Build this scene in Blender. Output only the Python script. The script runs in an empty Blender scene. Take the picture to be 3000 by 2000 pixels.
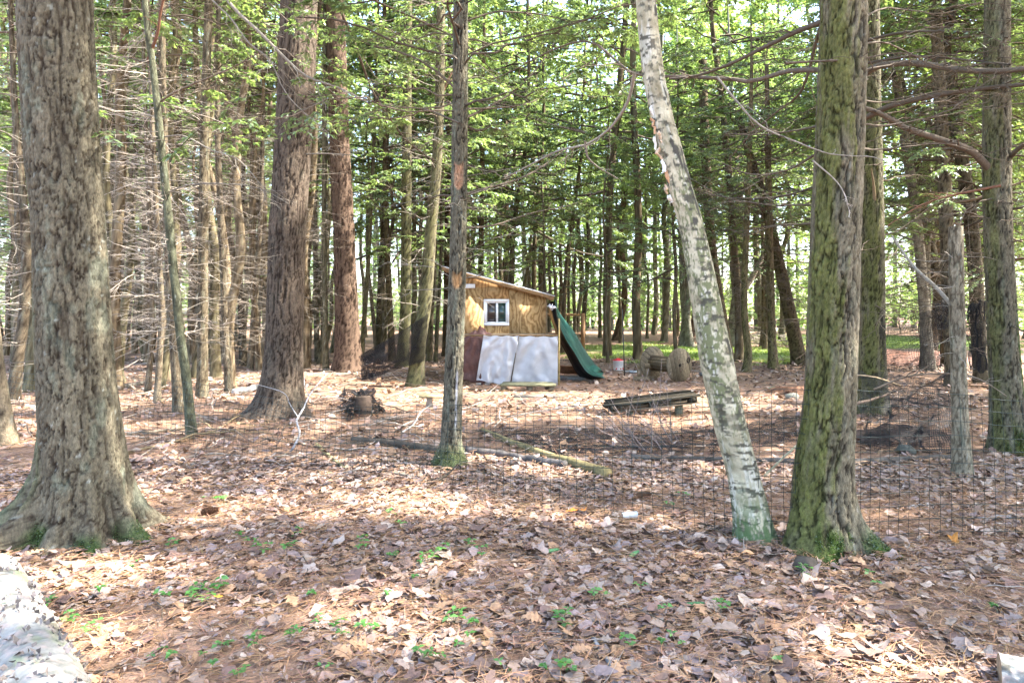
import bpy, math, random
import numpy as np
from mathutils import Matrix, Vector

# ------------------------------------------------------------------ camera, sky, sun, exposure
S = bpy.context.scene
COL = S.collection
CAM_H, F, CX, HY = 1.65, 1950.0, 1500.0, 915.0       # eye height and the photograph's focal length / horizon in its own pixels
cam_d = bpy.data.cameras.new('camera')
cam_d.sensor_width = 36.0
cam_d.lens = 36.0 * F / 3000.0
cam_d.shift_y = -(1000.0 - HY) / 3000.0
cam_d.clip_start, cam_d.clip_end = 0.05, 900.0
cam = bpy.data.objects.new('camera', cam_d)
COL.objects.link(cam)
cam.location = (0, 0, CAM_H)
cam.rotation_euler = (math.radians(90), 0, 0)
S.camera = cam

SUN_AZ, SUN_EL = math.radians(90), math.radians(52)   # azimuth clockwise from the view direction (+Y)
W = bpy.data.worlds.new('World')
S.world = W
W.use_nodes = True
wn = W.node_tree.nodes
wn.clear()
sky = wn.new('ShaderNodeTexSky')
sky.sky_type = 'NISHITA'
sky.sun_disc = False
sky.sun_elevation = SUN_EL
sky.sun_rotation = SUN_AZ
sky.air_density, sky.dust_density, sky.ozone_density = 1.0, 2.5, 1.0
bg = wn.new('ShaderNodeBackground')
bg.inputs['Strength'].default_value = 0.15
wo = wn.new('ShaderNodeOutputWorld')
W.node_tree.links.new(sky.outputs[0], bg.inputs['Color'])
W.node_tree.links.new(bg.outputs[0], wo.inputs['Surface'])

sun_d = bpy.data.lights.new('sun', 'SUN')
sun_d.energy = 3.5
sun_d.angle = math.radians(0.6)
sun_d.color = (1.0, 0.95, 0.86)
sun = bpy.data.objects.new('sun', sun_d)
COL.objects.link(sun)
to_sun = Vector((math.sin(SUN_AZ) * math.cos(SUN_EL), math.cos(SUN_AZ) * math.cos(SUN_EL), math.sin(SUN_EL)))
sun.rotation_euler = to_sun.to_track_quat('Z', 'Y').to_euler()
sun.location = (8, -8, 30)

S.view_settings.view_transform = 'Standard'
S.view_settings.look = 'None'
S.view_settings.exposure = 3.2
S.view_settings.gamma = 1.0
S.view_settings.use_curve_mapping = False
S.render.engine = 'CYCLES'
S.cycles.max_bounces = 7
S.cycles.diffuse_bounces = 5
S.cycles.glossy_bounces = 2
S.cycles.transmission_bounces = 4
S.cycles.transparent_max_bounces = 4
S.cycles.use_adaptive_sampling = True
S.cycles.adaptive_threshold = 0.02
S.cycles.use_denoising = True
S.cycles.denoiser = 'OPENIMAGEDENOISE'
S.cycles.denoising_input_passes = 'RGB_ALBEDO_NORMAL'
S.cycles.denoising_prefilter = 'ACCURATE'
S.cycles.sample_clamp_indirect = 6.0
S.cycles.caustics_reflective = False
S.cycles.caustics_refractive = False

# ------------------------------------------------------------------ numeric helpers
rng = np.random.default_rng(11)
random.seed(11)


def nrm(v):
    return v / np.maximum(np.linalg.norm(v, axis=-1, keepdims=True), 1e-9)


def _h(ix, iy, iz, seed):
    with np.errstate(over='ignore'):
        h = (ix.astype(np.int64) * 374761393 + iy.astype(np.int64) * 668265263 + iz.astype(np.int64) * 2147483647 + seed * 974711).astype(np.uint32)
        h = (h ^ (h >> np.uint32(13))) * np.uint32(1274126177)
        h = (h ^ (h >> np.uint32(16))) * np.uint32(2246822519)
        h = h ^ (h >> np.uint32(15))
    return h.astype(np.float64) / 4294967295.0


def vnoise(x, y, z, seed=0):
    x, y, z = np.broadcast_arrays(x, y, z)
    ix, iy, iz = np.floor(x), np.floor(y), np.floor(z)
    fx, fy, fz = x - ix, y - iy, z - iz
    fx, fy, fz = fx * fx * (3 - 2 * fx), fy * fy * (3 - 2 * fy), fz * fz * (3 - 2 * fz)
    r = 0
    for a in (0, 1):
        for b in (0, 1):
            for c in (0, 1):
                w = (fx if a else 1 - fx) * (fy if b else 1 - fy) * (fz if c else 1 - fz)
                r = r + w * _h(ix + a, iy + b, iz + c, seed)
    return r


def fbm(x, y, z, octv=3, seed=0):
    s, a, t = 0.0, 1.0, 0.0
    for o in range(octv):
        s = s + a * vnoise(x * 2 ** o, y * 2 ** o, z * 2 ** o, seed + o * 17)
        t += a
        a *= 0.55
    return s / t


def worley(u, v, nu, seed=0):
    iu, iv = np.floor(u), np.floor(v)
    f1 = np.full(u.shape, 9.0)
    f2 = np.full(u.shape, 9.0)
    cid = np.zeros(u.shape)
    zero = np.zeros(u.shape)
    for a in (-1, 0, 1):
        for b in (-1, 0, 1):
            cu, cv = iu + a, iv + b
            cw = np.mod(cu, nu)
            px = cu + 0.12 + 0.76 * _h(cw, cv, zero, seed)
            py = cv + 0.12 + 0.76 * _h(cw, cv, zero + 1, seed)
            d = np.hypot(u - px, v - py)
            idn = _h(cw, cv, zero + 2, seed)
            closer = d < f1
            f2 = np.where(closer, f1, np.minimum(f2, d))
            cid = np.where(closer, idn, cid)
            f1 = np.where(closer, d, f1)
    return f1, f2, cid


def sstep(a, b, x):
    t = np.clip((x - a) / (b - a), 0, 1)
    return t * t * (3 - 2 * t)


def gz(x, y):
    """height of the wood floor"""
    x, y = np.asarray(x, float), np.asarray(y, float)
    return 0.10 * (fbm(x / 2.6 + 40, y / 2.6 + 40, 0.5 + 0 * x, 3, 5) - 0.5) + 0.5 * (fbm(x / 22 + 9, y / 22 + 9, 0.5 + 0 * x, 2, 8) - 0.5) * sstep(14, 40, np.hypot(x, y))


def G(px, py):
    """the place on the wood floor that the photograph shows at this pixel"""
    d = CAM_H * F / (py - HY)
    x = (px - CX) / F * d
    return np.array([x, d, float(gz(x, d))])


def U(px, py, d):
    """the place at distance d behind this pixel"""
    return np.array([(px - CX) / F * d, d, CAM_H - (py - HY) / F * d])


def smooth_curve(pts, n):
    pts = np.asarray(pts, float)
    if len(pts) < 3:
        t = np.linspace(0, 1, n)[:, None]
        return pts[0] * (1 - t) + pts[-1] * t
    seg = np.r_[0, np.cumsum(np.linalg.norm(np.diff(pts, axis=0), axis=1))]
    t = np.linspace(0, seg[-1], n)
    P = np.vstack([2 * pts[0] - pts[1], pts, 2 * pts[-1] - pts[-2]])
    k = np.clip(np.searchsorted(seg, t, side='right') - 1, 0, len(pts) - 2)
    u = ((t - seg[k]) / np.maximum(seg[k + 1] - seg[k], 1e-9))[:, None]
    p0, p1, p2, p3 = P[k], P[k + 1], P[k + 2], P[k + 3]
    return 0.5 * (2 * p1 + (p2 - p0) * u + (2 * p0 - 5 * p1 + 4 * p2 - p3) * u ** 2 + (3 * p1 - p0 - 3 * p2 + p3) * u ** 3)


class MB:
    """collects vertices, faces and pigment, then links them as one mesh object"""

    def __init__(s):
        s.v, s.f, s.c, s.n = [], [], [], 0

    def add(s, V, Fs, col=(0.5, 0.5, 0.5)):
        V = np.asarray(V, float).reshape(-1, 3)
        if not isinstance(Fs, list):
            Fs = [Fs]
        for f in Fs:
            f = np.asarray(f, np.int64)
            if f.size:
                s.f.append(f + s.n)
        c = np.asarray(col, float)
        if c.ndim == 1:
            c = np.tile(c, (len(V), 1))
        s.v.append(V)
        s.c.append(c)
        s.n += len(V)
        return s

    def box(s, lo, hi, col=(0.5, 0.5, 0.5), jit=0.0):
        lo, hi = np.array(lo, float), np.array(hi, float)
        V = np.array([[x, y, z] for z in (0, 1) for y in (0, 1) for x in (0, 1)], float) * (hi - lo) + lo
        if jit:
            V += rng.normal(0, jit, V.shape)
        return s.add(V, np.array([[0, 2, 3, 1], [4, 5, 7, 6], [0, 1, 5, 4], [2, 6, 7, 3], [0, 4, 6, 2], [1, 3, 7, 5]]), col)

    def tubes(s, P, R, sides=4, col=(0.5, 0.5, 0.5), cap=False):
        """P (m,n,3) centre lines, R (m,n) radii"""
        P = np.asarray(P, float)
        R = np.asarray(R, float)
        if P.ndim == 2:
            P, R = P[None], R[None]
        m, n, _ = P.shape
        T = nrm(np.gradient(P, axis=1))
        ref = np.where(np.abs(T[:, :1, 2:3]) > 0.8, np.array([1.0, 0.13, 0]), np.array([0.0, 0.02, 1.0]))
        A = nrm(np.cross(T, np.broadcast_to(ref, T.shape)))
        B = np.cross(T, A)
        th = np.arange(sides) / sides * 2 * np.pi
        V = P[:, :, None] + R[:, :, None, None] * (A[:, :, None] * np.cos(th)[None, None, :, None] + B[:, :, None] * np.sin(th)[None, None, :, None])
        base = (np.arange(m) * n * sides)[:, None, None]
        i = np.arange(n - 1)[None, :, None] * sides
        j = np.arange(sides)[None, None, :]
        j2 = (j + 1) % sides
        q = np.stack([base + i + j, base + i + j2, base + i + sides + j2, base + i + sides + j], -1).reshape(-1, 4)
        c = np.asarray(col, float)
        if c.ndim == 2 and len(c) == m:
            c = np.repeat(c, n * sides, axis=0)
        fs = [q]
        if cap:
            b = np.arange(m)[:, None] * n * sides
            fs.append(b + np.arange(sides)[None, ::-1])
            fs.append(b + (n - 1) * sides + np.arange(sides)[None])
        return s.add(V.reshape(-1, 3), fs, c)

    def ribbons(s, P, w, col):
        """flat strips along (m,n,3) lines"""
        m, n, _ = P.shape
        t = nrm(P[:, -1] - P[:, 0])
        side = nrm(np.cross(t, np.array([0, 0, 1.0]) + rng.normal(0, 0.5, (m, 3))))[:, None] * w
        V = np.stack([P - side, P + side], 2)
        b = np.arange(m)[:, None] * n * 2 + np.arange(n - 1)[None] * 2
        q = np.stack([b, b + 1, b + 3, b + 2], -1).reshape(-1, 4)
        return s.add(V.reshape(-1, 3), q, np.repeat(col, n * 2, axis=0))

    def leaves(s, pos, d, up, L, Wd, col):
        """diamond blades"""
        side = nrm(np.cross(d, up))
        L, Wd = np.asarray(L)[:, None], np.asarray(Wd)[:, None]
        nn = np.cross(side, d)
        V = np.stack([pos, pos + d * L * 0.45 + side * Wd / 2 + nn * Wd * 0.12, pos + d * L - nn * L * 0.12, pos + d * L * 0.45 - side * Wd / 2 + nn * Wd * 0.12], 1)
        k = np.arange(len(pos))[:, None] * 4 + np.arange(4)[None]
        return s.add(V.reshape(-1, 3), k, np.repeat(col, 4, axis=0))

    def mesh(s, name, smooth=False):
        me = bpy.data.meshes.new(name)
        V = np.concatenate(s.v)
        me.vertices.add(len(V))
        me.vertices.foreach_set('co', V.ravel())
        loops = np.concatenate([f.ravel() for f in s.f])
        tot = np.concatenate([np.full(len(f), f.shape[1]) for f in s.f])
        me.loops.add(len(loops))
        me.loops.foreach_set('vertex_index', loops.astype(np.int32))
        me.polygons.add(len(tot))
        me.polygons.foreach_set('loop_start', np.r_[0, np.cumsum(tot)[:-1]].astype(np.int32))
        if smooth:
            me.polygons.foreach_set('use_smooth', np.ones(len(tot), bool))
        me.update(calc_edges=True)
        a = me.color_attributes.new('pig', 'FLOAT_COLOR', 'POINT')
        c = np.concatenate(s.c)
        a.data.foreach_set('color', np.c_[c, np.ones(len(c))].ravel())
        return me

    def build(s, name, material, parent=None, origin=None, smooth=False):
        if origin is not None:
            s.v = [v - np.asarray(origin, float) for v in s.v]
        me = s.mesh(name, smooth)
        me.materials.append(M[material])
        return link(name, me, parent)


def link(name, data, parent=None):
    o = bpy.data.objects.new(name, data)
    COL.objects.link(o)
    if parent is not None:
        o.parent = parent
    return o


def tag(o, label=None, cat=None, group=None, kind=None):
    for k, v in (('label', label), ('category', cat), ('group', group), ('kind', kind)):
        if v:
            o[k] = v
    return o


def empty(name, loc, label, cat, group=None):
    o = link(name, None)
    o.location = Vector([float(a) for a in loc])
    o.empty_display_size = 0.1
    return tag(o, label, cat, group)


# ------------------------------------------------------------------ materials
M = {}


def material(name, build):
    m = bpy.data.materials.new(name)
    m.use_nodes = True
    nt = m.node_tree
    nt.nodes.clear()
    out = nt.nodes.new('ShaderNodeOutputMaterial')

    def N(t, **kw):
        n = nt.nodes.new(t)
        for k, v in kw.items():
            if k.startswith('i_'):
                n.inputs[k[2:].replace('_', ' ')].default_value = v
            else:
                setattr(n, k, v)
        return n

    def Lk(a, b):
        nt.links.new(a, b)
    sh = build(N, Lk)
    Lk(sh, out.inputs['Surface'])
    M[name] = m
    return m


def mixc(N, Lk, fac, a, b, mode='MIX'):
    n = N('ShaderNodeMix', data_type='RGBA', blend_type=mode)
    for sock, val in ((n.inputs[0], fac), (n.inputs[6], a), (n.inputs[7], b)):
        if hasattr(val, 'node'):
            Lk(val, sock)
        elif isinstance(val, (int, float)):
            sock.default_value = val
        else:
            sock.default_value = (*val, 1)
    return n.outputs[2]


def ramp(N, Lk, src, stops):
    n = N('ShaderNodeValToRGB')
    while len(n.color_ramp.elements) < len(stops):
        n.color_ramp.elements.new(0.5)
    for e, (p, c) in zip(n.color_ramp.elements, stops):
        e.position = p
        e.color = (*c, 1) if not isinstance(c, (int, float)) else (c, c, c, 1)
    Lk(src, n.inputs[0])
    return n.outputs[0]


def noise(N, Lk, scale, detail=4, vec=None, rough=0.6, dist=0.0):
    n = N('ShaderNodeTexNoise', i_Scale=scale, i_Detail=detail, i_Roughness=rough, i_Distortion=dist)
    if vec is not None:
        Lk(vec, n.inputs['Vector'])
    return n.outputs[0]


def coords(N, Lk, scale=(1, 1, 1), kind='Object'):
    t = N('ShaderNodeTexCoord')
    m = N('ShaderNodeMapping')
    m.inputs['Scale'].default_value = scale
    Lk(t.outputs[kind], m.inputs[0])
    return m.outputs[0]


def pbsdf(N, Lk, col, rough=0.8, bump=None, bstr=0.4, bdist=0.01, spec=0.3):
    p = N('ShaderNodeBsdfPrincipled')
    p.inputs['Specular IOR Level'].default_value = spec
    if hasattr(rough, 'node'):
        Lk(rough, p.inputs['Roughness'])
    else:
        p.inputs['Roughness'].default_value = rough
    if hasattr(col, 'node'):
        Lk(col, p.inputs['Base Color'])
    else:
        p.inputs['Base Color'].default_value = (*col, 1)
    if bump is not None:
        b = N('ShaderNodeBump', i_Strength=bstr, i_Distance=bdist)
        Lk(bump, b.inputs['Height'])
        Lk(b.outputs[0], p.inputs['Normal'])
    return p.outputs[0]


def pigment_mat(name, nscale, lo, hi, rough=0.85, bscale=90, bstr=0.4, bdist=0.01, spec=0.25, stretch=(1, 1, 1)):
    def b(N, Lk):
        a = N('ShaderNodeAttribute', attribute_name='pig')
        v = coords(N, Lk, stretch)
        k = ramp(N, Lk, noise(N, Lk, nscale, 5, v), [(0.25, lo), (0.75, hi)])
        return pbsdf(N, Lk, mixc(N, Lk, 1.0, a.outputs['Color'], k, 'MULTIPLY'), rough, noise(N, Lk, bscale, 5, v), bstr, bdist, spec)
    return material(name, b)


pigment_mat('bark', 60, 0.55, 1.45, 0.92, 70, 0.9, 0.02, 0.15, (1, 1, 0.45))
pigment_mat('bark_far', 14, 0.6, 1.35, 0.95, 22, 0.6, 0.03, 0.1, (1, 1, 0.3))
pigment_mat('birch', 70, 0.85, 1.15, 0.7, 60, 0.3, 0.006, 0.25, (1, 1, 3))
pigment_mat('twig', 40, 0.7, 1.3, 0.9, 60, 0.3, 0.004, 0.15)
pigment_mat('litter', 45, 0.72, 1.25, 0.7, 60, 0.5, 0.004, 0.3)
pigment_mat('needle', 30, 0.8, 1.2, 0.7, 50, 0.0, 0.001, 0.2)
pigment_mat('old_wood', 18, 0.55, 1.3, 0.9, 25, 0.6, 0.008, 0.15, (1, 1, 1))
pigment_mat('paint', 12, 0.93, 1.05, 0.5, 40, 0.05, 0.001, 0.4)
pigment_mat('stone', 22, 0.6, 1.35, 0.9, 30, 0.6, 0.01, 0.2)


def foliage(name, trans, gloss=0.05):
    def b(N, Lk):
        a = N('ShaderNodeAttribute', attribute_name='pig')
        d = N('ShaderNodeBsdfDiffuse')
        Lk(a.outputs['Color'], d.inputs[0])
        t = N('ShaderNodeBsdfTranslucent')
        Lk(mixc(N, Lk, 1.0, a.outputs['Color'], (1.15, 1.1, 0.6), 'MULTIPLY'), t.inputs[0])
        g = N('ShaderNodeBsdfGlossy', i_Roughness=0.45)
        g.inputs[0].default_value = (1, 1, 1, 1)
        m1 = N('ShaderNodeMixShader', i_Fac=trans)
        Lk(d.outputs[0], m1.inputs[1])
        Lk(t.outputs[0], m1.inputs[2])
        m2 = N('ShaderNodeMixShader', i_Fac=gloss)
        Lk(m1.outputs[0], m2.inputs[1])
        Lk(g.outputs[0], m2.inputs[2])
        return m2.outputs[0]
    return material(name, b)


foliage('leaf_green', 0.52, 0.07)
foliage('grass_blade', 0.4)


def _ground(N, Lk):
    v = coords(N, Lk)
    n1 = noise(N, Lk, 0.7, 5, v)
    n2 = noise(N, Lk, 9, 6, v, 0.75)
    n3 = noise(N, Lk, 70, 4, v, 0.8)
    vo = N('ShaderNodeTexVoronoi', i_Scale=13.0)
    Lk(v, vo.inputs['Vector'])
    base = ramp(N, Lk, n2, [(0.25, (0.075, 0.040, 0.024)), (0.5, (0.20, 0.125, 0.085)), (0.8, (0.34, 0.225, 0.165))])
    leafy = mixc(N, Lk, 0.55, base, ramp(N, Lk, vo.outputs['Color'], [(0.1, (0.10, 0.055, 0.035)), (0.5, (0.27, 0.165, 0.11)), (0.95, (0.44, 0.31, 0.23))]))
    c = mixc(N, Lk, ramp(N, Lk, n1, [(0.35, 0.15), (0.65, 1.0)]), base, leafy)
    c = mixc(N, Lk, 1.0, c, ramp(N, Lk, n3, [(0.3, 0.65), (0.7, 1.3)]), 'MULTIPLY')
    # mossy lawn in the clearing behind the cabin and the one beyond the netting
    p = N('ShaderNodeSeparateXYZ')
    Lk(v, p.inputs[0])

    def blob(cx, cy, rx, ry):
        def sq(o, c0, r):
            a = N('ShaderNodeMath', operation='SUBTRACT')
            Lk(o, a.inputs[0])
            a.inputs[1].default_value = c0
            q = N('ShaderNodeMath', operation='DIVIDE')
            Lk(a.outputs[0], q.inputs[0])
            q.inputs[1].default_value = r
            w = N('ShaderNodeMath', operation='MULTIPLY')
            Lk(q.outputs[0], w.inputs[0])
            Lk(q.outputs[0], w.inputs[1])
            return w.outputs[0]
        s_ = N('ShaderNodeMath', operation='ADD')
        Lk(sq(p.outputs[0], cx, rx), s_.inputs[0])
        Lk(sq(p.outputs[1], cy, ry), s_.inputs[1])
        t_ = N('ShaderNodeMath', operation='MULTIPLY_ADD')
        Lk(n1, t_.inputs[0])
        t_.inputs[1].default_value = 0.9
        Lk(s_.outputs[0], t_.inputs[2])
        return ramp(N, Lk, t_.outputs[0], [(0.95, 1.0), (1.0, 0.0)]) if False else ramp(N, Lk, t_.outputs[0], [(0.75, 1.0), (0.98, 0.0)])
    green = ramp(N, Lk, n2, [(0.3, (0.10, 0.14, 0.035)), (0.7, (0.22, 0.28, 0.08))])
    for a in LAWNS:
        c = mixc(N, Lk, blob(*a), c, green)
    return pbsdf(N, Lk, c, 0.9, n2, 0.7, 0.03, 0.15)


LAWNS = [(7.6, 28.5, 6.6, 8.5), (20.0, 38.0, 9.0, 11.0)]
material('wood_floor', _ground)


def _ply(N, Lk):
    v = coords(N, Lk, (1.0, 1, 0.6))
    w = N('ShaderNodeTexWave', i_Scale=2.6, i_Distortion=22.0, i_Detail=4.0, wave_type='BANDS', bands_direction='X')
    w.inputs['Detail Scale'].default_value = 1.1
    Lk(v, w.inputs['Vector'])
    fine = noise(N, Lk, 60, 4, coords(N, Lk, (1, 1, 0.06)))
    big = noise(N, Lk, 1.3, 3, coords(N, Lk))
    c = ramp(N, Lk, w.outputs['Color'], [(0.0, (0.25, 0.135, 0.05)), (0.4, (0.40, 0.235, 0.095)), (1.0, (0.50, 0.315, 0.145))])
    c = mixc(N, Lk, 1.0, c, ramp(N, Lk, fine, [(0.3, 0.93), (0.7, 1.06)]), 'MULTIPLY')
    c = mixc(N, Lk, 1.0, c, ramp(N, Lk, big, [(0.3, 0.62), (0.7, 1.12)]), 'MULTIPLY')
    st = noise(N, Lk, 3.2, 5, coords(N, Lk, (1, 1, 0.35)), 0.7)
    c = mixc(N, Lk, ramp(N, Lk, st, [(0.58, 0.0), (0.72, 0.55)]), c, (0.11, 0.075, 0.04))
    return pbsdf(N, Lk, c, 0.75, fine, 0.25, 0.003, 0.25)


material('plywood', _ply)


def _sheet(N, Lk):
    v = coords(N, Lk)
    c = ramp(N, Lk, noise(N, Lk, 6, 5, v), [(0.3, (0.47, 0.47, 0.50)), (0.7, (0.56, 0.56, 0.595))])
    p = N('ShaderNodeBsdfPrincipled', i_Roughness=0.38)
    Lk(c, p.inputs['Base Color'])
    t = N('ShaderNodeBsdfTranslucent')
    Lk(c, t.inputs[0])
    m = N('ShaderNodeMixShader', i_Fac=0.3)
    Lk(p.outputs[0], m.inputs[1])
    Lk(t.outputs[0], m.inputs[2])
    b = N('ShaderNodeBump', i_Strength=0.35, i_Distance=0.01)
    Lk(noise(N, Lk, 9, 3, v, 0.5, 2.0), b.inputs['Height'])
    Lk(b.outputs[0], p.inputs['Normal'])
    return m.outputs[0]


material('plastic_sheet', _sheet)


def tarp_mat(name, col, rough):
    def b(N, Lk):
        v = coords(N, Lk)
        c = mixc(N, Lk, 1.0, col, ramp(N, Lk, noise(N, Lk, 9, 4, v), [(0.3, 0.7), (0.7, 1.25)]), 'MULTIPLY')
        return pbsdf(N, Lk, c, rough, noise(N, Lk, 11, 3, v, 0.5, 1.5), 0.5, 0.02, 0.22)
    return material(name, b)


tarp_mat('tarp_green', (0.004, 0.042, 0.033), 0.42)
tarp_mat('tarp_black', (0.012, 0.012, 0.014), 0.5)
tarp_mat('tarp_brown', (0.075, 0.035, 0.03), 0.5)


def simple(name, col, rough=0.6, metal=0.0, spec=0.4, var=0.15, sc=20):
    def b(N, Lk):
        v = coords(N, Lk)
        c = mixc(N, Lk, 1.0, col, ramp(N, Lk, noise(N, Lk, sc, 4, v), [(0.3, 1 - var), (0.7, 1 + var)]), 'MULTIPLY')
        s = pbsdf(N, Lk, c, rough, None, spec=spec)
        s.node.inputs['Metallic'].default_value = metal
        return s
    return material(name, b)


simple('fence_green', (0.005, 0.018, 0.017), 0.45, 0.0, 0.3)
simple('net_black', (0.006, 0.006, 0.009), 0.5, 0.0, 0.25)
simple('vinyl_white', (0.78, 0.78, 0.80), 0.4, 0.0, 0.4, 0.06)
simple('shingle', (0.07, 0.075, 0.09), 0.85, 0, 0.2, 0.4, 60)
simple('drip_edge', (0.72, 0.74, 0.78), 0.35, 0.2, 0.5, 0.08)
simple('lumber', (0.22, 0.14, 0.075), 0.8, 0, 0.2, 0.3, 14)
simple('red_plastic', (0.55, 0.02, 0.03), 0.35)
simple('bucket_white', (0.74, 0.74, 0.74), 0.45, 0, 0.4, 0.1)
simple('stake_black', (0.02, 0.022, 0.022), 0.5)
simple('tin', (0.42, 0.46, 0.52), 0.4, 0.6, 0.5, 0.2)
simple('moss', (0.045, 0.13, 0.012), 0.95, 0, 0.1, 0.5, 90)
simple('pine_cone_green', (0.10, 0.22, 0.09), 0.7, 0, 0.2, 0.25, 80)


def _glass(col):
    def b(N, Lk):
        p = N('ShaderNodeBsdfPrincipled', i_Roughness=0.06)
        p.inputs['Base Color'].default_value = (*col, 1)
        p.inputs['Specular IOR Level'].default_value = 0.7
        return p.outputs[0]
    return b


material('screen_pane', _glass((0.035, 0.026, 0.024)))
material('glass_pane', _glass((0.01, 0.035, 0.03)))  # green reflection put into the base colour

# ------------------------------------------------------------------ the wood floor
def grid_axis(lim, near, fine, coarse_n):
    a = np.arange(-near, near + 1e-6, fine)
    b = near + (np.linspace(0, 1, coarse_n + 1)[1:] ** 2.2) * (lim - near)
    return np.r_[-b[::-1], a, b]


def build_ground():
    xs = grid_axis(400, 9, 0.14, 40)
    ys = grid_axis(400, 8.5, 0.14, 40) + 9.5
    X, Y = np.meshgrid(xs, ys)
    Z = gz(X, Y)
    near = np.clip(1 - np.hypot(X, Y - 9) / 22, 0, 1)
    Z = Z + near * 0.022 * (fbm(X * 4, Y * 4, 0 * X, 3, 3) - 0.5)
    V = np.stack([X, Y, Z], -1).reshape(-1, 3)
    ny, nx = X.shape
    i = np.arange(ny - 1)[:, None] * nx + np.arange(nx - 1)[None]
    q = np.stack([i, i + 1, i + nx + 1, i + nx], -1).reshape(-1, 4)
    o = MB().add(V, q).build('ground', 'wood_floor', smooth=True)
    return tag(o, 'brown wood floor under fallen leaves and pine needles', 'ground', kind='structure')


ground = build_ground()


# ------------------------------------------------------------------ bark
def bark_field(style, th, z, r, seed):
    """relief (metres) and pigment of bark at angle th, height z"""
    x, y = np.cos(th) * r, np.sin(th) * r
    wob = (fbm(x * 6, y * 6, z * 2.2, 2, seed + 3) - 0.5)
    wob2 = (fbm(x * 7 + 9, y * 7, z * 3, 2, seed + 4) - 0.5)
    R0 = float(np.median(r))
    fine = fbm(x * 60, y * 60, z * 40, 3, seed + 5)
    mid = fbm(x * 9, y * 9, z * 4, 3, seed + 6)

    def plates(cw, ch, wu, wv):
        nu = max(6, int(round(2 * np.pi * R0 / cw)))
        u = th / (2 * np.pi) * nu + wob * wu
        v = z / ch + wob2 * wv
        return worley(u, v, nu, seed)

    def furrow(size, stretch, width, sd, octv=2):
        """braided cracks: where a stretched noise crosses its middle"""
        k = 1.0 / size
        n = fbm(x * k + wob, y * k, z * k / stretch + wob2 * 2, octv, seed + sd)
        return sstep(0.0, width, np.abs(n - 0.5))
    cid = fbm(x * 16, y * 16, z * 6, 2, seed + 8)
    if style == 'plate':
        t = furrow(0.038, 3.6, 0.055, 40, 3)
        t2 = furrow(0.04, 1.3, 0.035, 44, 3)
        t3 = furrow(0.022, 2.5, 0.10, 48)
        tl = furrow(0.085, 5.5, 0.035, 60)
        amp = 0.55 + 0.9 * mid
        t = 1 - (1 - t) * np.clip(amp, 0, 1)
        h = t * (0.55 + 0.45 * t2) * (0.7 + 0.3 * t3) * (0.25 + 0.75 * tl)
        rel = 0.014 * (tl - 0.8) + 0.015 * (t - 0.7) + 0.008 * (t2 - 0.7) + 0.004 * (t3 - 0.5) + 0.005 * (fine - 0.5)
        lo, hi = np.array([0.036, 0.025, 0.018]), np.array([0.165, 0.146, 0.112])
    elif style == 'ridge':
        t = furrow(0.042, 5.5, 0.07, 40, 3)
        t2 = furrow(0.05, 2.2, 0.04, 44)
        tl = furrow(0.10, 7.0, 0.035, 60)
        h = t * (0.6 + 0.4 * t2) * (0.35 + 0.65 * tl)
        rel = 0.012 * (tl - 0.8) + 0.017 * (t - 0.7) + 0.006 * (t2 - 0.7) + 0.005 * (fine - 0.5)
        lo, hi = np.array([0.028, 0.019, 0.014]), np.array([0.13, 0.102, 0.08])
    elif style == 'flake':
        t = furrow(0.04, 4.0, 0.06, 40, 3)
        f1, f2, pc = plates(0.030, 0.07, 4.5, 3.5)
        t2 = sstep(0.0, 0.22, f2 - f1)
        h = t * (0.6 + 0.4 * t2)
        rel = 0.016 * (t - 0.7) + 0.005 * (t2 - 0.6) + 0.004 * (pc - 0.5) + 0.004 * (fine - 0.5)
        cid = 0.6 * cid + 0.4 * pc
        lo, hi = np.array([0.026, 0.02, 0.015]), np.array([0.17, 0.152, 0.116])
    elif style == 'smooth':
        h = sstep(0.3, 0.7, fbm(x * 20, y * 20, z * 9, 3, seed + 7))
        rel = 0.003 * (h - 0.5) + 0.002 * (fine - 0.5)
        lo, hi = np.array([0.09, 0.08, 0.065]), np.array([0.21, 0.195, 0.165])
    else:                                   # slim hemlock and spruce poles
        t = furrow(0.03, 3.5, 0.12, 40)
        t2 = furrow(0.03, 1.2, 0.06, 44)
        h = t * (0.6 + 0.4 * t2)
        rel = 0.007 * (t - 0.7) + 0.003 * (t2 - 0.7) + 0.003 * (fine - 0.5)
        lo, hi = np.array([0.065, 0.052, 0.039]), np.array([0.19, 0.165, 0.13])
    pig = lo + (hi - lo) * h[..., None]
    pig = pig * (0.72 + 0.56 * mid)[..., None] * (0.72 + 0.56 * cid)[..., None]
    return rel, pig, fine, mid


def blend(pig, col, m):
    return pig + (np.array(col) - pig) * np.clip(m, 0, 1)[..., None]


MOSSY = []


class Axis:
    def __init__(s, pts, rad):
        pts = np.asarray(pts, float)
        c = smooth_curve(np.c_[pts, np.zeros(0)] if False else pts, 90)
        s.p = c
        s.z = np.maximum.accumulate(c[:, 2] + np.arange(90) * 1e-5)
        zz = pts[:, 2]
        s.r = np.interp(s.z, zz, rad)

    def at(s, z):
        return np.stack([np.interp(z, s.z, s.p[:, 0]), np.interp(z, s.z, s.p[:, 1]), np.asarray(z, float) + 0 * np.asarray(z, float)], -1)

    def rad(s, z):
        return np.interp(z, s.z, s.r)


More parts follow.
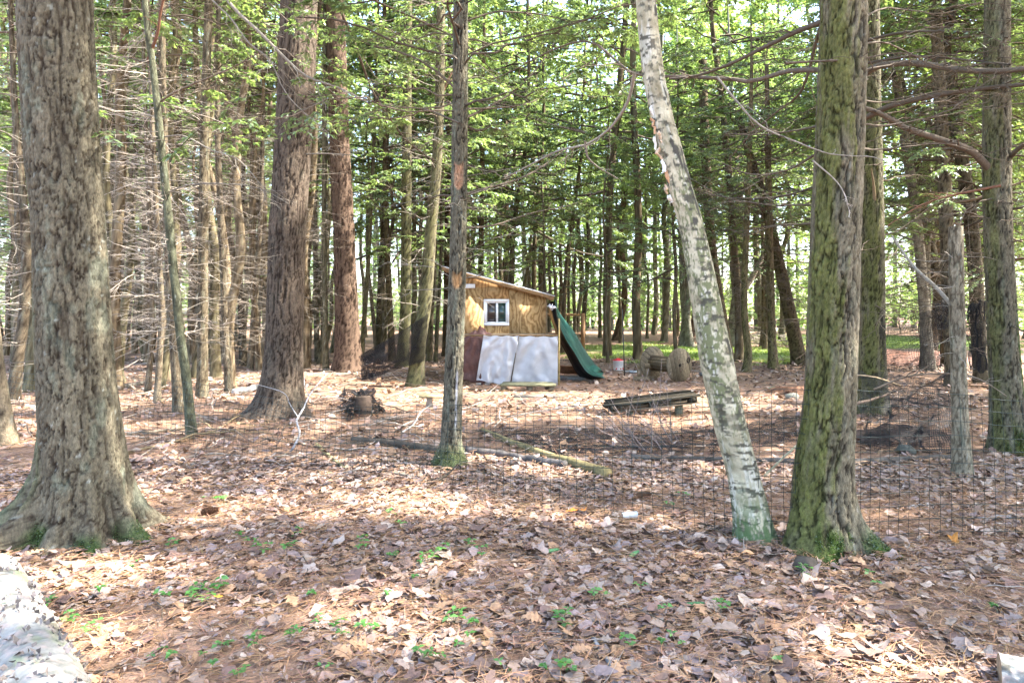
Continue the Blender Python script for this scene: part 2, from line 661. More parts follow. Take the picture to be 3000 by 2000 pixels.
def trunk(ax, style, seed, nth, dz, zfine, ztop, flare=(0.35, 0.18), roots=(), moss=(), tint=None, lichen=0.0, lump=0.02, extra=None, cap=False):
    z0 = ax.z[0]
    zs = np.r_[np.arange(z0 - 0.25, zfine, dz), np.linspace(zfine, ztop, max(3, int((ztop - zfine) / 0.8)))]
    th = np.arange(nth) / nth * 2 * np.pi
    TH, Z = np.meshgrid(th, zs)
    R = ax.rad(Z)
    hz = np.maximum(Z - z0, 0)
    R = R * (1 + flare[0] * np.exp(-hz / flare[1]))
    for ang, amp, hh, wd in roots:
        dth = np.angle(np.exp(1j * (TH - ang)))
        R = R + amp * np.exp(-(hz / hh) ** 0.9) * np.exp(-(dth / wd) ** 2)
    R = R * (1 + lump * 2 * (fbm(np.cos(TH) * 1.2, np.sin(TH) * 1.2, Z * 1.3, 2, seed + 50) - 0.5))
    rel, pig, fine, mid = bark_field(style, TH, Z, ax.rad(Z), seed)
    if tint is not None:
        pig = pig * np.array(tint)
    x, y = np.cos(TH), np.sin(TH)
    if lichen:
        n = fbm(x * 2.4, y * 2.4, Z * 4.5, 4, seed + 21)
        pig = blend(pig, (0.17, 0.195, 0.145), 0.8 * lichen * sstep(0.56, 0.72, n))
        n2 = fbm(x * 9, y * 9, Z * 22, 2, seed + 22)
        pig = blend(pig, (0.42, 0.46, 0.42), lichen * 0.7 * sstep(0.78, 0.86, n2))
    mossy = np.zeros(TH.shape)
    for ang, wd, zlo, zhi, col, k in moss:
        dth = np.angle(np.exp(1j * (TH - ang)))
        n = fbm(x * 4 + 5, y * 4, Z * 3, 4, seed + 31)
        m = k * sstep(1.0, 0.25, np.abs(dth) / wd + (n - 0.5) * 2.2) * sstep(zhi, zlo, hz + 0.5 * (n - 0.5) * min(zhi, 1.0))
        if zhi < 0.6:
            mossy = np.maximum(mossy, m)
        lum = np.clip(pig.mean(-1) / 0.085, 0.3, 1.45)[..., None]
        pig = pig + (np.array(col) * lum - pig) * np.clip(m * (0.6 + 0.6 * fine), 0, 1)[..., None]
        rel = rel + 0.008 * m * (fine - 0.3)
    if extra is not None:
        pig, rel = extra(TH, Z, hz, pig, rel)
    C = ax.at(Z)
    V = C.copy()
    V[..., 0] += (R + rel) * x
    V[..., 1] += (R + rel) * y
    MOSSY.clear()
    pk = mossy > 0.45
    if pk.any():
        MOSSY.append((V[pk], np.stack([x[pk], y[pk], 0.35 + 0 * x[pk]], -1)))
    n, m = TH.shape
    i = np.arange(n - 1)[:, None] * m
    j = np.arange(m)[None]
    q = np.stack([i + j, i + (j + 1) % m, i + m + (j + 1) % m, i + m + j], -1).reshape(-1, 4)
    mb = MB().add(V.reshape(-1, 3), [q], pig.reshape(-1, 3))
    if cap:
        k = (n - 1) * m
        V2 = np.vstack([V[-1], V[-1].mean(0) + np.array([0, 0, 0.004])])
        mb.add(V2, np.c_[np.arange(m), (np.arange(m) + 1) % m, np.full(m, m)], np.tile([0.36, 0.28, 0.19], (m + 1, 1)))
    return mb


# ------------------------------------------------------------------ branches, twigs, sprays
def grow(org, d, L, n, droop=-0.1, wig=0.06):
    m = len(org)
    s = np.linspace(0, 1, n)
    P = org[:, None] + d[:, None] * (L[:, None] * s)[..., None]
    dr = droop if np.ndim(droop) else np.full(m, droop)
    P[:, :, 2] += dr[:, None] * L[:, None] * s ** 2
    step = rng.normal(0, 1, (m, n, 3)) * wig * L[:, None, None] / n ** 0.5
    step[:, 0] = 0
    walk = np.cumsum(step, axis=1)
    return P + walk


def spawn(P, k, smin, smax, amin, amax, lift=0.25, lscale=(0.2, 0.5)):
    """k side shoots on each curve: origins, directions, lengths"""
    m, n, _ = P.shape
    s = np.sort(rng.uniform(smin, smax, (m, k)), axis=1)
    f = s * (n - 1)
    i = np.clip(f.astype(int), 0, n - 2)
    w = (f - i)[..., None]
    r = np.arange(m)[:, None]
    o = P[r, i] * (1 - w) + P[r, i + 1] * w
    t = nrm(P[r, i + 1] - P[r, i])
    side = nrm(np.cross(t, np.array([0, 0, 1.0])) + 1e-6)
    sgn = np.where(np.arange(k)[None] % 2 == 0, 1.0, -1.0) * rng.choice([-1, 1], (m, 1))
    a = rng.uniform(amin, amax, (m, k))
    d = t * np.cos(a)[..., None] + side * (np.sin(a) * sgn)[..., None]
    d[..., 2] += rng.normal(0, lift, (m, k))
    tot = np.linalg.norm(P[:, -1] - P[:, 0], axis=1)[:, None]
    L = tot * rng.uniform(*lscale, (m, k)) * (1.05 - 0.6 * s)
    return o.reshape(-1, 3), nrm(d).reshape(-1, 3), L.ravel()


def taper(m, n, r0, r1):
    r0 = np.broadcast_to(r0, (m,))
    return r0[:, None] * (1 - np.linspace(0, 1, n)[None] * (1 - r1))


TW_BROWN, TW_GREY, TW_PALE = np.array([0.10, 0.078, 0.058]), np.array([0.19, 0.165, 0.135]), np.array([0.36, 0.31, 0.26])


def twcol(m, base, var=0.25):
    return np.clip(np.array(base) * (1 + rng.normal(0, var, (m, 1))), 0.02, 0.8)


HEM_D, HEM_L = np.array([0.095, 0.155, 0.065]), np.array([0.24, 0.335, 0.14])
HARD_D, HARD_L = np.array([0.14, 0.235, 0.07]), np.array([0.33, 0.46, 0.165])


def green(n, a, b):
    t = rng.beta(1.3, 1.6, (n, 1))
    return (a + (b - a) * t) * rng.uniform(0.8, 1.2, (n, 1))


def spray_leaves(mb, P, per, L, Wd, a, b, smin=0.1, flat=0.35):
    """needle sprigs along twig curves P (m,n,3)"""
    m, n, _ = P.shape
    s = rng.uniform(smin, 1.0, (m, per))
    f = s * (n - 1)
    i = np.clip(f.astype(int), 0, n - 2)
    w = (f - i)[..., None]
    r = np.arange(m)[:, None]
    o = (P[r, i] * (1 - w) + P[r, i + 1] * w).reshape(-1, 3)
    t = nrm(P[r, i + 1] - P[r, i]).reshape(-1, 3)
    k = len(o)
    side = nrm(np.cross(t, np.array([0, 0, 1.0])) + 1e-6) * rng.choice([-1, 1], (k, 1))
    d = nrm(t * rng.uniform(0.3, 1.1, (k, 1)) + side * rng.uniform(0.2, 1.0, (k, 1)) + rng.normal(0, flat * 0.5, (k, 3)) - np.array([0, 0, 0.12]))
    up = nrm(np.array([0, 0, 1.0]) + rng.normal(0, flat, (k, 3)))
    mb.leaves(o, d, up, rng.uniform(0.6, 1.25, k) * L, rng.uniform(0.7, 1.2, k) * Wd, green(k, a, b))


def radial(ax, n, zlo, zhi, tilt=(-0.15, 0.3), az=None):
    z = rng.uniform(zlo, zhi, n)
    a = rng.uniform(0, 2 * np.pi, n) if az is None else rng.uniform(az[0], az[1], n)
    el = rng.uniform(tilt[0], tilt[1], n)
    d = np.stack([np.cos(a) * np.cos(el), np.sin(a) * np.cos(el), np.sin(el)], -1)
    o = ax.at(z) + d * (ax.rad(z) * 0.6)[:, None]
    return o, d, z


def dead_twigs(ax, n, zlo, zhi, Lr=(0.5, 1.6), r=0.008, base=TW_GREY, sub=4, sub2=2):
    mb = MB()
    o, d, z = radial(ax, n, zlo, zhi, (-0.35, 0.35))
    L = rng.uniform(*Lr, n)
    P = grow(o, d, L, 6, rng.uniform(-0.25, 0.1, n), 0.08)
    mb.tubes(P, taper(n, 6, r * rng.uniform(0.6, 1.3, n), 0.3), 3, twcol(n, base))
    if sub:
        o2, d2, L2 = spawn(P, sub, 0.2, 0.95, 0.5, 1.1, 0.3)
        P2 = grow(o2, d2, L2, 4, -0.08, 0.12)
        mb.tubes(P2, taper(len(P2), 4, r * 0.5, 0.4), 3, twcol(len(P2), base * 1.15))
        if sub2:
            o3, d3, L3 = spawn(P2, sub2, 0.2, 0.95, 0.5, 1.1, 0.3)
            P3 = grow(o3, d3, L3, 3, -0.08, 0.12)
            mb.tubes(P3, taper(len(P3), 3, r * 0.33, 0.5), 3, twcol(len(P3), base * 1.2))
    return mb


def hemlock_sprays(ax, n, zlo, zhi, Lr, r=0.014, leafL=0.08, leafW=0.04, per=9, sub=7, sub2=4, az=None, tilt=(-0.1, 0.35), a=HEM_D, b=HEM_L, base=TW_BROWN, smin=0.25):
    """living hemlock limbs: wood and needles"""
    wood, leaf = MB(), MB()
    o, d, z = radial(ax, n, zlo, zhi, tilt, az)
    L = rng.uniform(*Lr, n)
    P = grow(o, d, L, 11, rng.uniform(-0.22, 0.05, n), 0.07)
    wood.tubes(P, taper(n, 11, r * rng.uniform(0.7, 1.3, n), 0.25), 5, twcol(n, base))
    o2, d2, L2 = spawn(P, sub, smin, 0.98, 0.5, 1.05, 0.16, (0.22, 0.5))
    P2 = grow(o2, d2, L2, 5, -0.12, 0.08)
    wood.tubes(P2, taper(len(P2), 5, r * 0.4, 0.4), 3, twcol(len(P2), base))
    o3, d3, L3 = spawn(P2, sub2, 0.15, 0.98, 0.5, 1.0, 0.16, (0.25, 0.5))
    P3 = grow(o3, d3, L3, 3, -0.15, 0.08)
    wood.tubes(P3, taper(len(P3), 3, r * 0.22, 0.5), 3, twcol(len(P3), base))
    spray_leaves(leaf, P2, per, leafL, leafW, a, b, 0.3)
    spray_leaves(leaf, P3, per, leafL, leafW, a, b, 0.0)
    return wood, leaf


# ------------------------------------------------------------------ crown and tree prototypes that far trees share
class Straight(Axis):
    def __init__(s, H, r, bend=0.0, seed=0):
        z = np.linspace(0, H, 12)
        w = (fbm(z / 3 + seed, 0 * z, 0 * z, 2, seed) - 0.5) * bend
        w2 = (fbm(z / 3 + seed, 0 * z + 7, 0 * z, 2, seed + 9) - 0.5) * bend
        Axis.__init__(s, np.c_[w - w[0], w2 - w2[0], z], r * (1 - 0.75 * z / H))


def conifer_crown(z0, z1, R, n, seed, a=HEM_D, b=HEM_L, leafL=0.15, leafW=0.075, per=9, sub=6):
    wood, leaf = MB(), MB()
    z = rng.uniform(0, 1, n) ** 0.9
    az = rng.uniform(0, 2 * np.pi, n)
    el = rng.uniform(-0.15, 0.3, n)
    d = np.stack([np.cos(az) * np.cos(el), np.sin(az) * np.cos(el), np.sin(el)], -1)
    o = np.stack([0 * z, 0 * z, z0 + z * (z1 - z0)], -1)
    L = R * (1.05 - 0.8 * z) * rng.uniform(0.65, 1.15, n)
    P = grow(o, d, L, 8, rng.uniform(-0.25, 0.05, n), 0.06)
    wood.tubes(P, taper(n, 8, 0.012 + 0.006 * L, 0.25), 4, twcol(n, TW_BROWN))
    o2, d2, L2 = spawn(P, sub, 0.25, 0.98, 0.5, 1.0, 0.18, (0.2, 0.45))
    P2 = grow(o2, d2, L2, 4, -0.15, 0.08)
    wood.tubes(P2, taper(len(P2), 4, 0.006, 0.4), 3, twcol(len(P2), TW_BROWN))
    spray_leaves(leaf, P2, per, leafL, leafW, a, b, 0.0, 0.4)
    spray_leaves(leaf, P[:, 3:], per, leafL, leafW, a, b, 0.2, 0.4)
    return wood, leaf


def broad_crown(z0, z1, R, n, clumps, per, seed, a=HARD_D, b=HARD_L, leafL=0.15, leafW=0.10):
    wood, leaf = MB(), MB()
    z = rng.uniform(0, 1, n)
    az = rng.uniform(0, 2 * np.pi, n)
    el = rng.uniform(0.1, 0.9, n)
    d = np.stack([np.cos(az) * np.cos(el), np.sin(az) * np.cos(el), np.sin(el)], -1)
    o = np.stack([0 * z, 0 * z, z0 + z * (z1 - z0) * 0.75], -1)
    L = R * (1.1 - 0.6 * z) * rng.uniform(0.6, 1.2, n)
    P = grow(o, d, L, 8, rng.uniform(-0.3, 0.05, n), 0.1)
    wood.tubes(P, taper(n, 8, 0.02 + 0.008 * L, 0.25), 4, twcol(n, TW_GREY))
    o2, d2, L2 = spawn(P, clumps, 0.3, 1.0, 0.3, 1.1, 0.3, (0.2, 0.5))
    P2 = grow(o2, d2, L2, 4, -0.1, 0.1)
    wood.tubes(P2, taper(len(P2), 4, 0.007, 0.4), 3, twcol(len(P2), TW_GREY))
    m = len(P2)
    w = rng.uniform(0.2, 1.05, (m, per, 1))
    c = P2[:, None, 0] * (1 - w) + P2[:, None, -1] * w
    c = c + rng.normal(0, 1, c.shape) * np.array([0.16, 0.16, 0.07])
    c = c.reshape(-1, 3)
    k = len(c)
    dd = nrm(rng.normal(0, 1, (k, 3)) * np.array([1, 1, 0.45]) - np.array([0, 0, 0.25]))
    up = nrm(np.array([0, 0, 1.0]) + rng.normal(0, 0.45, (k, 3)))
    leaf.leaves(c, dd, up, rng.uniform(0.6, 1.3, k) * leafL, rng.uniform(0.7, 1.2, k) * leafW, green(k, a, b))
    return wood, leaf


PROTO = {'pole': [], 'dark_pole': [], 'hard': [], 'sap': [], 'hemlock': []}


def mesh_of(mb, name, mat, smooth=False):
    me = mb.mesh(name, smooth)
    me.materials.append(M[mat])
    return me


def proto(kind, H, r, bend, style, tint, crown, twigs=None, lichen=0.25):
    sd = len(PROTO[kind]) * 13 + len(kind)
    tint = tuple(k_ * q for k_, q in zip((0.8, 0.77, 0.68), tint))
    ax = Straight(H, r, bend, sd)
    t = trunk(ax, style, sd, 14, 0.16, min(H * 0.8, 11), H, (0.4, 0.2), tint=tint, lichen=lichen, lump=0.05)
    d = [('trunk', mesh_of(t, 'trunk', 'bark_far', True), None)]
    if twigs:
        d.append(('dead_twigs', mesh_of(dead_twigs(ax, *twigs[0], **twigs[1]), 'dead_twigs', 'twig'), 'stuff'))
    w, l = crown
    d.append(('limbs', mesh_of(w, 'limbs', 'twig'), 'stuff'))
    d.append(('crown', mesh_of(l, 'crown', 'leaf_green'), None))
    PROTO[kind].append(d)


for i in range(5):      # straight slim poles, bare below, needles high up
    H = 14 + i * 1.1
    proto('pole', H, 0.085 + 0.012 * i, 0.7, 'pole', [(1.1, 1.0, 0.9), (1.0, 1.02, 0.85), (1.3, 1.2, 1.1)][i % 3],
          conifer_crown(H * 0.5, H, 1.9, 40, i, HEM_D * 1.4, HEM_L * 1.5, 0.095, 0.032, 36, 6),
          ((90, 1.2, H * 0.6), dict(Lr=(0.5, 1.5), r=0.0075, base=[TW_GREY, TW_PALE, TW_BROWN][i % 3] * 1.05, sub=4, sub2=0)))
for i in range(3):      # taller trunks of the far stand
    H = 20 + i * 1.5
    proto('dark_pole', H, 0.14 + 0.03 * i, 0.8, 'ridge', [(1.1, 1.15, 1.05), (1.5, 1.5, 1.45), (1.2, 1.05, 0.95)][i % 3],
          conifer_crown(H * 0.42, H, 2.6, 50, i, HEM_D * 1.3, HEM_L * 1.5, 0.12, 0.042, 30, 6),
          ((50, 2.5, H * 0.46), dict(Lr=(0.6, 2.0), r=0.010, base=TW_GREY, sub=4, sub2=0)))
for i in range(5):      # broadleaf trees, bright green
    H = 17 + i * 1.5
    proto('hard', H, 0.11 + 0.015 * i, 1.0, 'smooth', (0.95, 0.95, 0.9), broad_crown(3.4 + 0.9 * i, H, 3.6, 40, 12, 34, i, leafL=0.15, leafW=0.10))
for i in range(3):      # understorey saplings, broadleaf
    H = 5.0 + i
    proto('sap', H, 0.03 + 0.006 * i, 0.7, 'smooth', (0.8, 0.8, 0.7), broad_crown(1.4, H, 1.7, 20, 6, 12, i, HARD_D * 1.1, HARD_L * 1.15, leafL=0.14, leafW=0.10))
for i in range(3):      # understorey hemlocks with low needle sprays
    H = 10.0 + i * 2
    proto('hemlock', H, 0.07 + 0.012 * i, 0.5, 'pole', (0.8, 0.75, 0.65),
          conifer_crown(2.6 + 0.6 * i, H, 3.1, 60, i, HEM_D * 1.1, HEM_L * 1.2, 0.10, 0.03, 38, 8))


def copy_tree(kind, which, name, loc, rot, sc, label, cat, group, lean=(0, 0)):
    root = empty(name, loc, label, cat, group)
    root.rotation_euler = (lean[0], lean[1], rot)
    root.scale = (sc, sc, sc)
    for nm, me, kd in PROTO[kind][which % len(PROTO[kind])]:
        c = link(nm, me, root)
        if kd:
            c['kind'] = kd
    return root


HIGH = {}


def high_crown(parent, ax, z0, z1, R, n, kind='conifer'):
    """the living crown of a tall tree, mostly above the frame; alike crowns share their meshes"""
    if kind not in HIGH:
        HIGH[kind] = []
        for k in range(2):
            w, l = conifer_crown(0, 10, 3.4, 62, 3, HEM_D, HEM_L * 0.95, 0.22, 0.09, 12, 6) if kind == 'conifer' else broad_crown(0, 10, 3.2, 30, 9, 13, 3, leafL=0.2, leafW=0.14)
            HIGH[kind].append((mesh_of(w, 'limbs', 'twig'), mesh_of(l, 'crown', 'leaf_green')))
    w, l = HIGH[kind][int(z1) % 2]
    off = np.r_[ax.at(0.5 * (z0 + z1))[:2], z0] - np.array(parent.location)
    for me, nm, kd in ((w, 'limbs', 'stuff'), (l, 'crown', None)):
        o = link(nm, me, parent)
        o.location = off
        o.rotation_euler = (0, 0, z0 * 1.7 + n)
        o.scale = (R / 3.4, R / 3.4, (z1 - z0) / 10)
        if kd:
            o['kind'] = kd

# ------------------------------------------------------------------ the trees one can tell apart
def named(name, label, pts, wid, style, H, d=None, nth=20, dz=0.06, seed=1, group=None, fine_top=None, mat='bark', cat='tree', ztop=None, **kw):
    """pts: trunk centre line in photograph pixels from the base up; wid: its width there in pixels"""
    b = G(*pts[0]) if d is None else U(*pts[0], d)
    d = b[1]
    b[2] = float(gz(b[0], b[1]))
    P = [b] + [U(px, py, d) for px, py in pts[1:]]
    R = [w / 2 / F * d / math.hypot(1.0, (px - CX) / F) for w, (px, py) in zip(wid, pts)]      # a round trunk off the axis shows wider than it is
    if ztop is None:
        slope = (P[-1] - P[-2]) / max(P[-1][2] - P[-2][2], 0.1)
        h = H - P[-1][2]
        if h > 0.5:
            P += [P[-1] + np.array([slope[0] * h * 0.25, 0, h * 0.4]), P[-1] + np.array([slope[0] * h * 0.45, 0.1, h])]
            R += [R[-1] * 0.75, R[-1] * 0.25]
        ztop = H
    ax = Axis(P, R)
    root = empty(name, b, label, cat, group)
    vis = min(CAM_H + HY / F * d + 0.3, ztop) if fine_top is None else fine_top
    trunk(ax, style, seed, nth, dz, min(vis, ztop - 0.01), ztop, **kw).build('trunk', mat, root, b, True)
    if MOSSY:                                  # fuzzy moss tufts
        V, Nn = MOSSY[0]
        k = rng.integers(0, len(V), 2600)
        mm = MB()
        dd = nrm(nrm(Nn[k]) + rng.normal(0, 0.6, (2600, 3)))
        mm.leaves(V[k] + rng.normal(0, 0.006, (2600, 3)), dd, nrm(rng.normal(0, 1, (2600, 3))), rng.uniform(0.008, 0.02, 2600), rng.uniform(0.005, 0.011, 2600), green(2600, np.array([0.025, 0.055, 0.008]), np.array([0.075, 0.13, 0.022])))
        q = mm.build('moss', 'leaf_green', root, b)
        q['kind'] = 'stuff'
    return root, ax


def shared_crown(root, kind, which, sc=1.0):
    for nm, me, kd in PROTO[kind][which % len(PROTO[kind])]:
        if nm in ('limbs', 'crown'):
            o = link(nm, me, root)
            o.rotation_euler = (0, 0, which * 1.9)
            o.scale = (sc, sc, sc)
            if kd:
                o['kind'] = kd


def attach(root, mb, name, mat, kind=None):
    o = mb.build(name, mat, root, np.array(root.location))
    if kind:
        o['kind'] = kind
    return o


def limb(root, pts, d0, d1, r0, r1=0.25, sub=10, leaf=0, base=TW_BROWN, sub2=3, leafL=0.06, lsc=(0.15, 0.42), wig=0.012, label=None, smin=0.15):
    """one limb followed in photograph pixels, with its side twigs"""
    n = 26
    c = smooth_curve([np.array([px, py, d0 + (d1 - d0) * i / (len(pts) - 1)]) for i, (px, py) in enumerate(pts)], n)
    P = np.array([U(*q) for q in c])
    L = np.linalg.norm(np.diff(P, axis=0), axis=1).sum()
    P[1:] += np.cumsum(rng.normal(0, wig * L / n ** 0.5 * 0.3, (n - 1, 3)), axis=0)
    if pts[0] not in {(1858, 218), (1714, 414), (2100, 225), (2380, 470), (2300, 185)}:
        P[0] -= nrm(P[2] - P[0]) * (0.14 if d0 < 9 else 0.2)      # rooted inside the trunk
    w = MB()
    w.tubes(P, r0 * (1 - np.linspace(0, 1, n) * (1 - r1)), 7, twcol(1, base, 0.1)[0])
    o = attach(root, w, 'branch', 'twig')
    if label:
        o['label'] = label
    if sub:
        t = MB()
        o2, d2, L2 = spawn(P[None], sub, smin, 0.99, 0.45, 1.1, 0.3, lsc)
        P2 = grow(o2, d2, L2, 7, -0.1, 0.09)
        t.tubes(P2, taper(len(P2), 7, max(0.0035, r0 * 0.28), 0.35), 4, twcol(len(P2), base))
        if sub2:
            o3, d3, L3 = spawn(P2, sub2, 0.2, 0.98, 0.5, 1.1, 0.3, (0.2, 0.5))
            P3 = grow(o3, d3, L3, 5, -0.1, 0.1)
            t.tubes(P3, taper(len(P3), 5, max(0.0022, r0 * 0.13), 0.5), 3, twcol(len(P3), base))
        tw = t.build('twig', 'twig', o, np.array(root.location))
        tw['kind'] = 'stuff'
        if leaf and sub2:
            lf = MB()
            spray_leaves(lf, P3, leaf, leafL, leafL * 0.5, HEM_D, HEM_L, 0.0)
            spray_leaves(lf, P2[:, 3:], leaf, leafL, leafL * 0.5, HEM_D, HEM_L, 0.0)
            q = lf.build('foliage', 'leaf_green', o, np.array(root.location))
            q['kind'] = 'stuff'
    return o


PI = math.pi
GREEN_OLIVE, MOSS = (0.075, 0.08, 0.017), (0.036, 0.066, 0.012)

# the great pine at the photograph's edge, with roots and moss
t1, a1 = named('pine_tree', 'massive grey barked pine with spreading mossy roots by the white birch log',
               [(240, 1568), (246, 1400), (221, 1060), (204, 700), (163, 0)], [262, 243, 224, 214, 224], 'plate', 21,
               nth=150, dz=0.015, seed=101, flare=(0.26, 0.22), lichen=0.4, lump=0.03, tint=(0.68, 0.67, 0.6),
               roots=[(PI + 0.30, 0.75, 0.20, 0.20), (PI + 0.80, 0.85, 0.13, 0.15), (-0.22, 0.30, 0.20, 0.20), (-0.85, 0.24, 0.14, 0.19), (-1.55, 0.12, 0.14, 0.2), (0.6, 0.3, 0.2, 0.35), (2.2, 0.4, 0.2, 0.4)],
               moss=[(-0.2, 0.32, 0.08, 0.22, MOSS, 1.0), (-0.95, 0.24, 0.04, 0.16, MOSS, 1.0), (-1.95, 0.22, 0.10, 0.24, MOSS, 0.8), (PI + 0.2, 0.6, 1.0, 3.0, (0.10, 0.115, 0.05), 0.5)])
high_crown(t1, a1, 10.0, 20, 3.4, 60)

# pine with the sunlit flank
t2, a2 = named('pine_tree', 'thick dark brown pine with flared base and sunlit flank beside the white crooked branch',
               [(818, 1222), (824, 1150), (832, 1000), (842, 700), (862, 350), (876, 0)], [135, 124, 108, 106, 106, 106], 'ridge', 25,
               nth=112, dz=0.024, seed=102, flare=(0.45, 0.20), roots=[(PI + 0.3, 0.22, 0.18, 0.5), (-0.3, 0.1, 0.2, 0.4)], lichen=0.08, lump=0.03, tint=(0.72, 0.7, 0.66))
high_crown(t2, a2, 10.5, 24, 4.0, 75)
for px, py in ((880, 48), (888, 228), (871, 320), (878, 640), (880, 150)):
    p = U(px, py, 10.55)
    k = MB()
    q = np.array([p + np.array([0, 0.12, 0]), p + np.array([0.01, -0.22, 0.0]), p + np.array([0.015, -0.27, 0.01])])
    k.tubes(q, np.array([0.05, 0.035, 0.02]), 8, (0.05, 0.035, 0.028), True)
    attach(t2, k, 'branch_stub', 'twig')
limb(t2, [(895, 310), (930, 300), (975, 260), (1010, 215)], 10.4, 9.6, 0.016, 0.4, 6, 5)
limb(t2, [(893, 452), (950, 450), (1000, 452), (1040, 455)], 10.4, 10.0, 0.014, 0.3, 3, 0, TW_GREY)
limb(t2, [(800, 20), (840, 60), (880, 90), (920, 105)], 10.2, 9.2, 0.012, 0.3, 8, 9)

# reddish pine
t3, a3 = named('pine_tree', 'tall reddish brown pine standing beside the torn black netting',
               [(1022, 1085), (1018, 1000), (1008, 700), (992, 350), (983, 0)], [82, 72, 62, 57, 55], 'ridge', 27,
               nth=64, dz=0.05, seed=103, flare=(0.35, 0.3), tint=(0.85, 0.72, 0.64), lump=0.03)
high_crown(t3, a3, 13, 26, 4.0, 70)

# slim tree in front of the cabin
def scars(TH, Z, hz, pig, rel):
    f = np.exp(-(np.angle(np.exp(1j * (TH + PI / 2))) / 0.75) ** 2)
    for zc, hh, col in ((CAM_H + (915 - 815) / F * 7.1, 0.09, (0.34, 0.19, 0.085)), (CAM_H + (915 - 500) / F * 7.1, 0.10, (0.36, 0.20, 0.12)), (CAM_H + (915 - 535) / F * 7.1, 0.05, (0.36, 0.2, 0.12))):
        m = f * sstep(hh, hh * 0.6, np.abs(Z - zc + 0.04 * np.sin(TH * 3))) * sstep(0.35, 0.6, f)
        pig = blend(pig, col, m)
        rel = rel - 0.012 * m
    f2 = np.exp(-(np.angle(np.exp(1j * (TH + PI / 2 - 0.45))) / 0.09) ** 2)
    m = f2 * sstep(0.35, 0.5, hz) * sstep(1.05, 0.95, hz) * sstep(0.4, 0.6, fbm(TH * 20, Z * 12, 0 * Z, 3, 4) + 0.1)
    return blend(pig, (0.33, 0.33, 0.36), m), rel


t4, a4 = named('hemlock_tree', 'slim scarred tree standing directly in front of the plywood cabin',
               [(1318, 1366), (1322, 1300), (1333, 1000), (1343, 700), (1350, 0)], [74, 56, 50, 46, 41], 'flake', 14,
               nth=72, dz=0.02, seed=104, flare=(0.35, 0.12), tint=(0.66, 0.65, 0.6), lichen=0.4, extra=scars, moss=[(-PI / 2, 3.3, 0.05, 0.30, (0.09, 0.105, 0.035), 0.8)], roots=[(PI, 0.06, 0.12, 0.4), (-0.5, 0.05, 0.1, 0.4)])
w_, l_ = hemlock_sprays(a4, 34, 3.6, 7.2, (1.6, 3.4), 0.012, 0.07, 0.024, 13, 8, 4)
attach(t4, w_, 'limbs', 'twig', 'stuff')
attach(t4, l_, 'crown', 'leaf_green')
attach(t4, dead_twigs(a4, 34, 1.9, 4.6, (0.3, 1.1), 0.006, TW_GREY, 3, 0), 'dead_twigs', 'twig', 'stuff')
limb(t4, [(1366, 568), (1440, 548), (1530, 520), (1600, 480), (1690, 410)], 7.2, 8.6, 0.017, 0.25, 12, 4)
limb(t4, [(1366, 668), (1450, 660), (1560, 625), (1680, 600), (1760, 560)], 7.2, 8.8, 0.013, 0.25, 12, 4)
limb(t4, [(1368, 345), (1440, 310), (1520, 255), (1600, 165), (1660, 60)], 7.2, 8.8, 0.015, 0.25, 12, 6)
limb(t4, [(1368, 320), (1470, 315), (1560, 300), (1660, 230), (1770, 160)], 7.2, 9.2, 0.013, 0.25, 12, 6)
limb(t4, [(1330, 255), (1250, 190), (1160, 150), (1080, 130), (1000, 90)], 7.1, 7.6, 0.014, 0.3, 12, 5)
limb(t4, [(1332, 575), (1290, 572), (1250, 590), (1210, 640)], 7.1, 7.6, 0.011, 0.3, 5, 0)
limb(t4, [(1322, 350), (1240, 320), (1130, 310), (1000, 262)], 7.1, 7.9, 0.011, 0.3, 10, 3)

# leaning birch
def birch_pig(TH, Z, hz, pig, rel):
    x, y = np.cos(TH), np.sin(TH)
    n1 = fbm(x * 1.3, y * 1.3, Z * 16, 3, 71)
    n2 = fbm(x * 1.8 + 3, y * 1.8, Z * 42, 3, 72)
    n3 = fbm(x * 2.2, y * 2.2 + 4, Z * 3.4, 4, 73)
    n4 = fbm(x * 9, y * 9, Z * 34, 3, 74)
    c = np.array([0.34, 0.30, 0.205]) + (n1[..., None] - 0.5) * np.array([0.5, 0.46, 0.36])
    c = blend(c, (0.50, 0.485, 0.43), sstep(0.56, 0.66, n3) * 0.6)
    mid = sstep(0.5, 1.0, hz) * sstep(3.1, 2.4, hz)
    c = blend(c, (0.13, 0.135, 0.065), (0.4 + 0.6 * mid) * sstep(0.52 - 0.06 * mid, 0.62 - 0.06 * mid, n4 * 0.55 + n3 * 0.45))
    c = blend(c, (0.055, 0.05, 0.035), sstep(0.545, 0.60, n2) * (0.45 + 0.5 * sstep(0.35, 0.6, n3)))
    dk = fbm(x * 1.5 + 8, y * 1.5, Z * 5, 3, 75)
    c = blend(c, (0.05, 0.045, 0.035), sstep(0.66, 0.71, dk))
    c = blend(c, (0.05, 0.095, 0.03), 0.9 * sstep(0.5, 0.05, hz + 0.4 * (n3 - 0.5)) * sstep(0.42, 0.58, n4 + 0.08))
    rel = 0.004 * (n1 - 0.5) + 0.003 * (n2 - 0.5) - 0.006 * sstep(0.64, 0.71, n2) + 0.005 * (n4 - 0.5)
    return c, rel


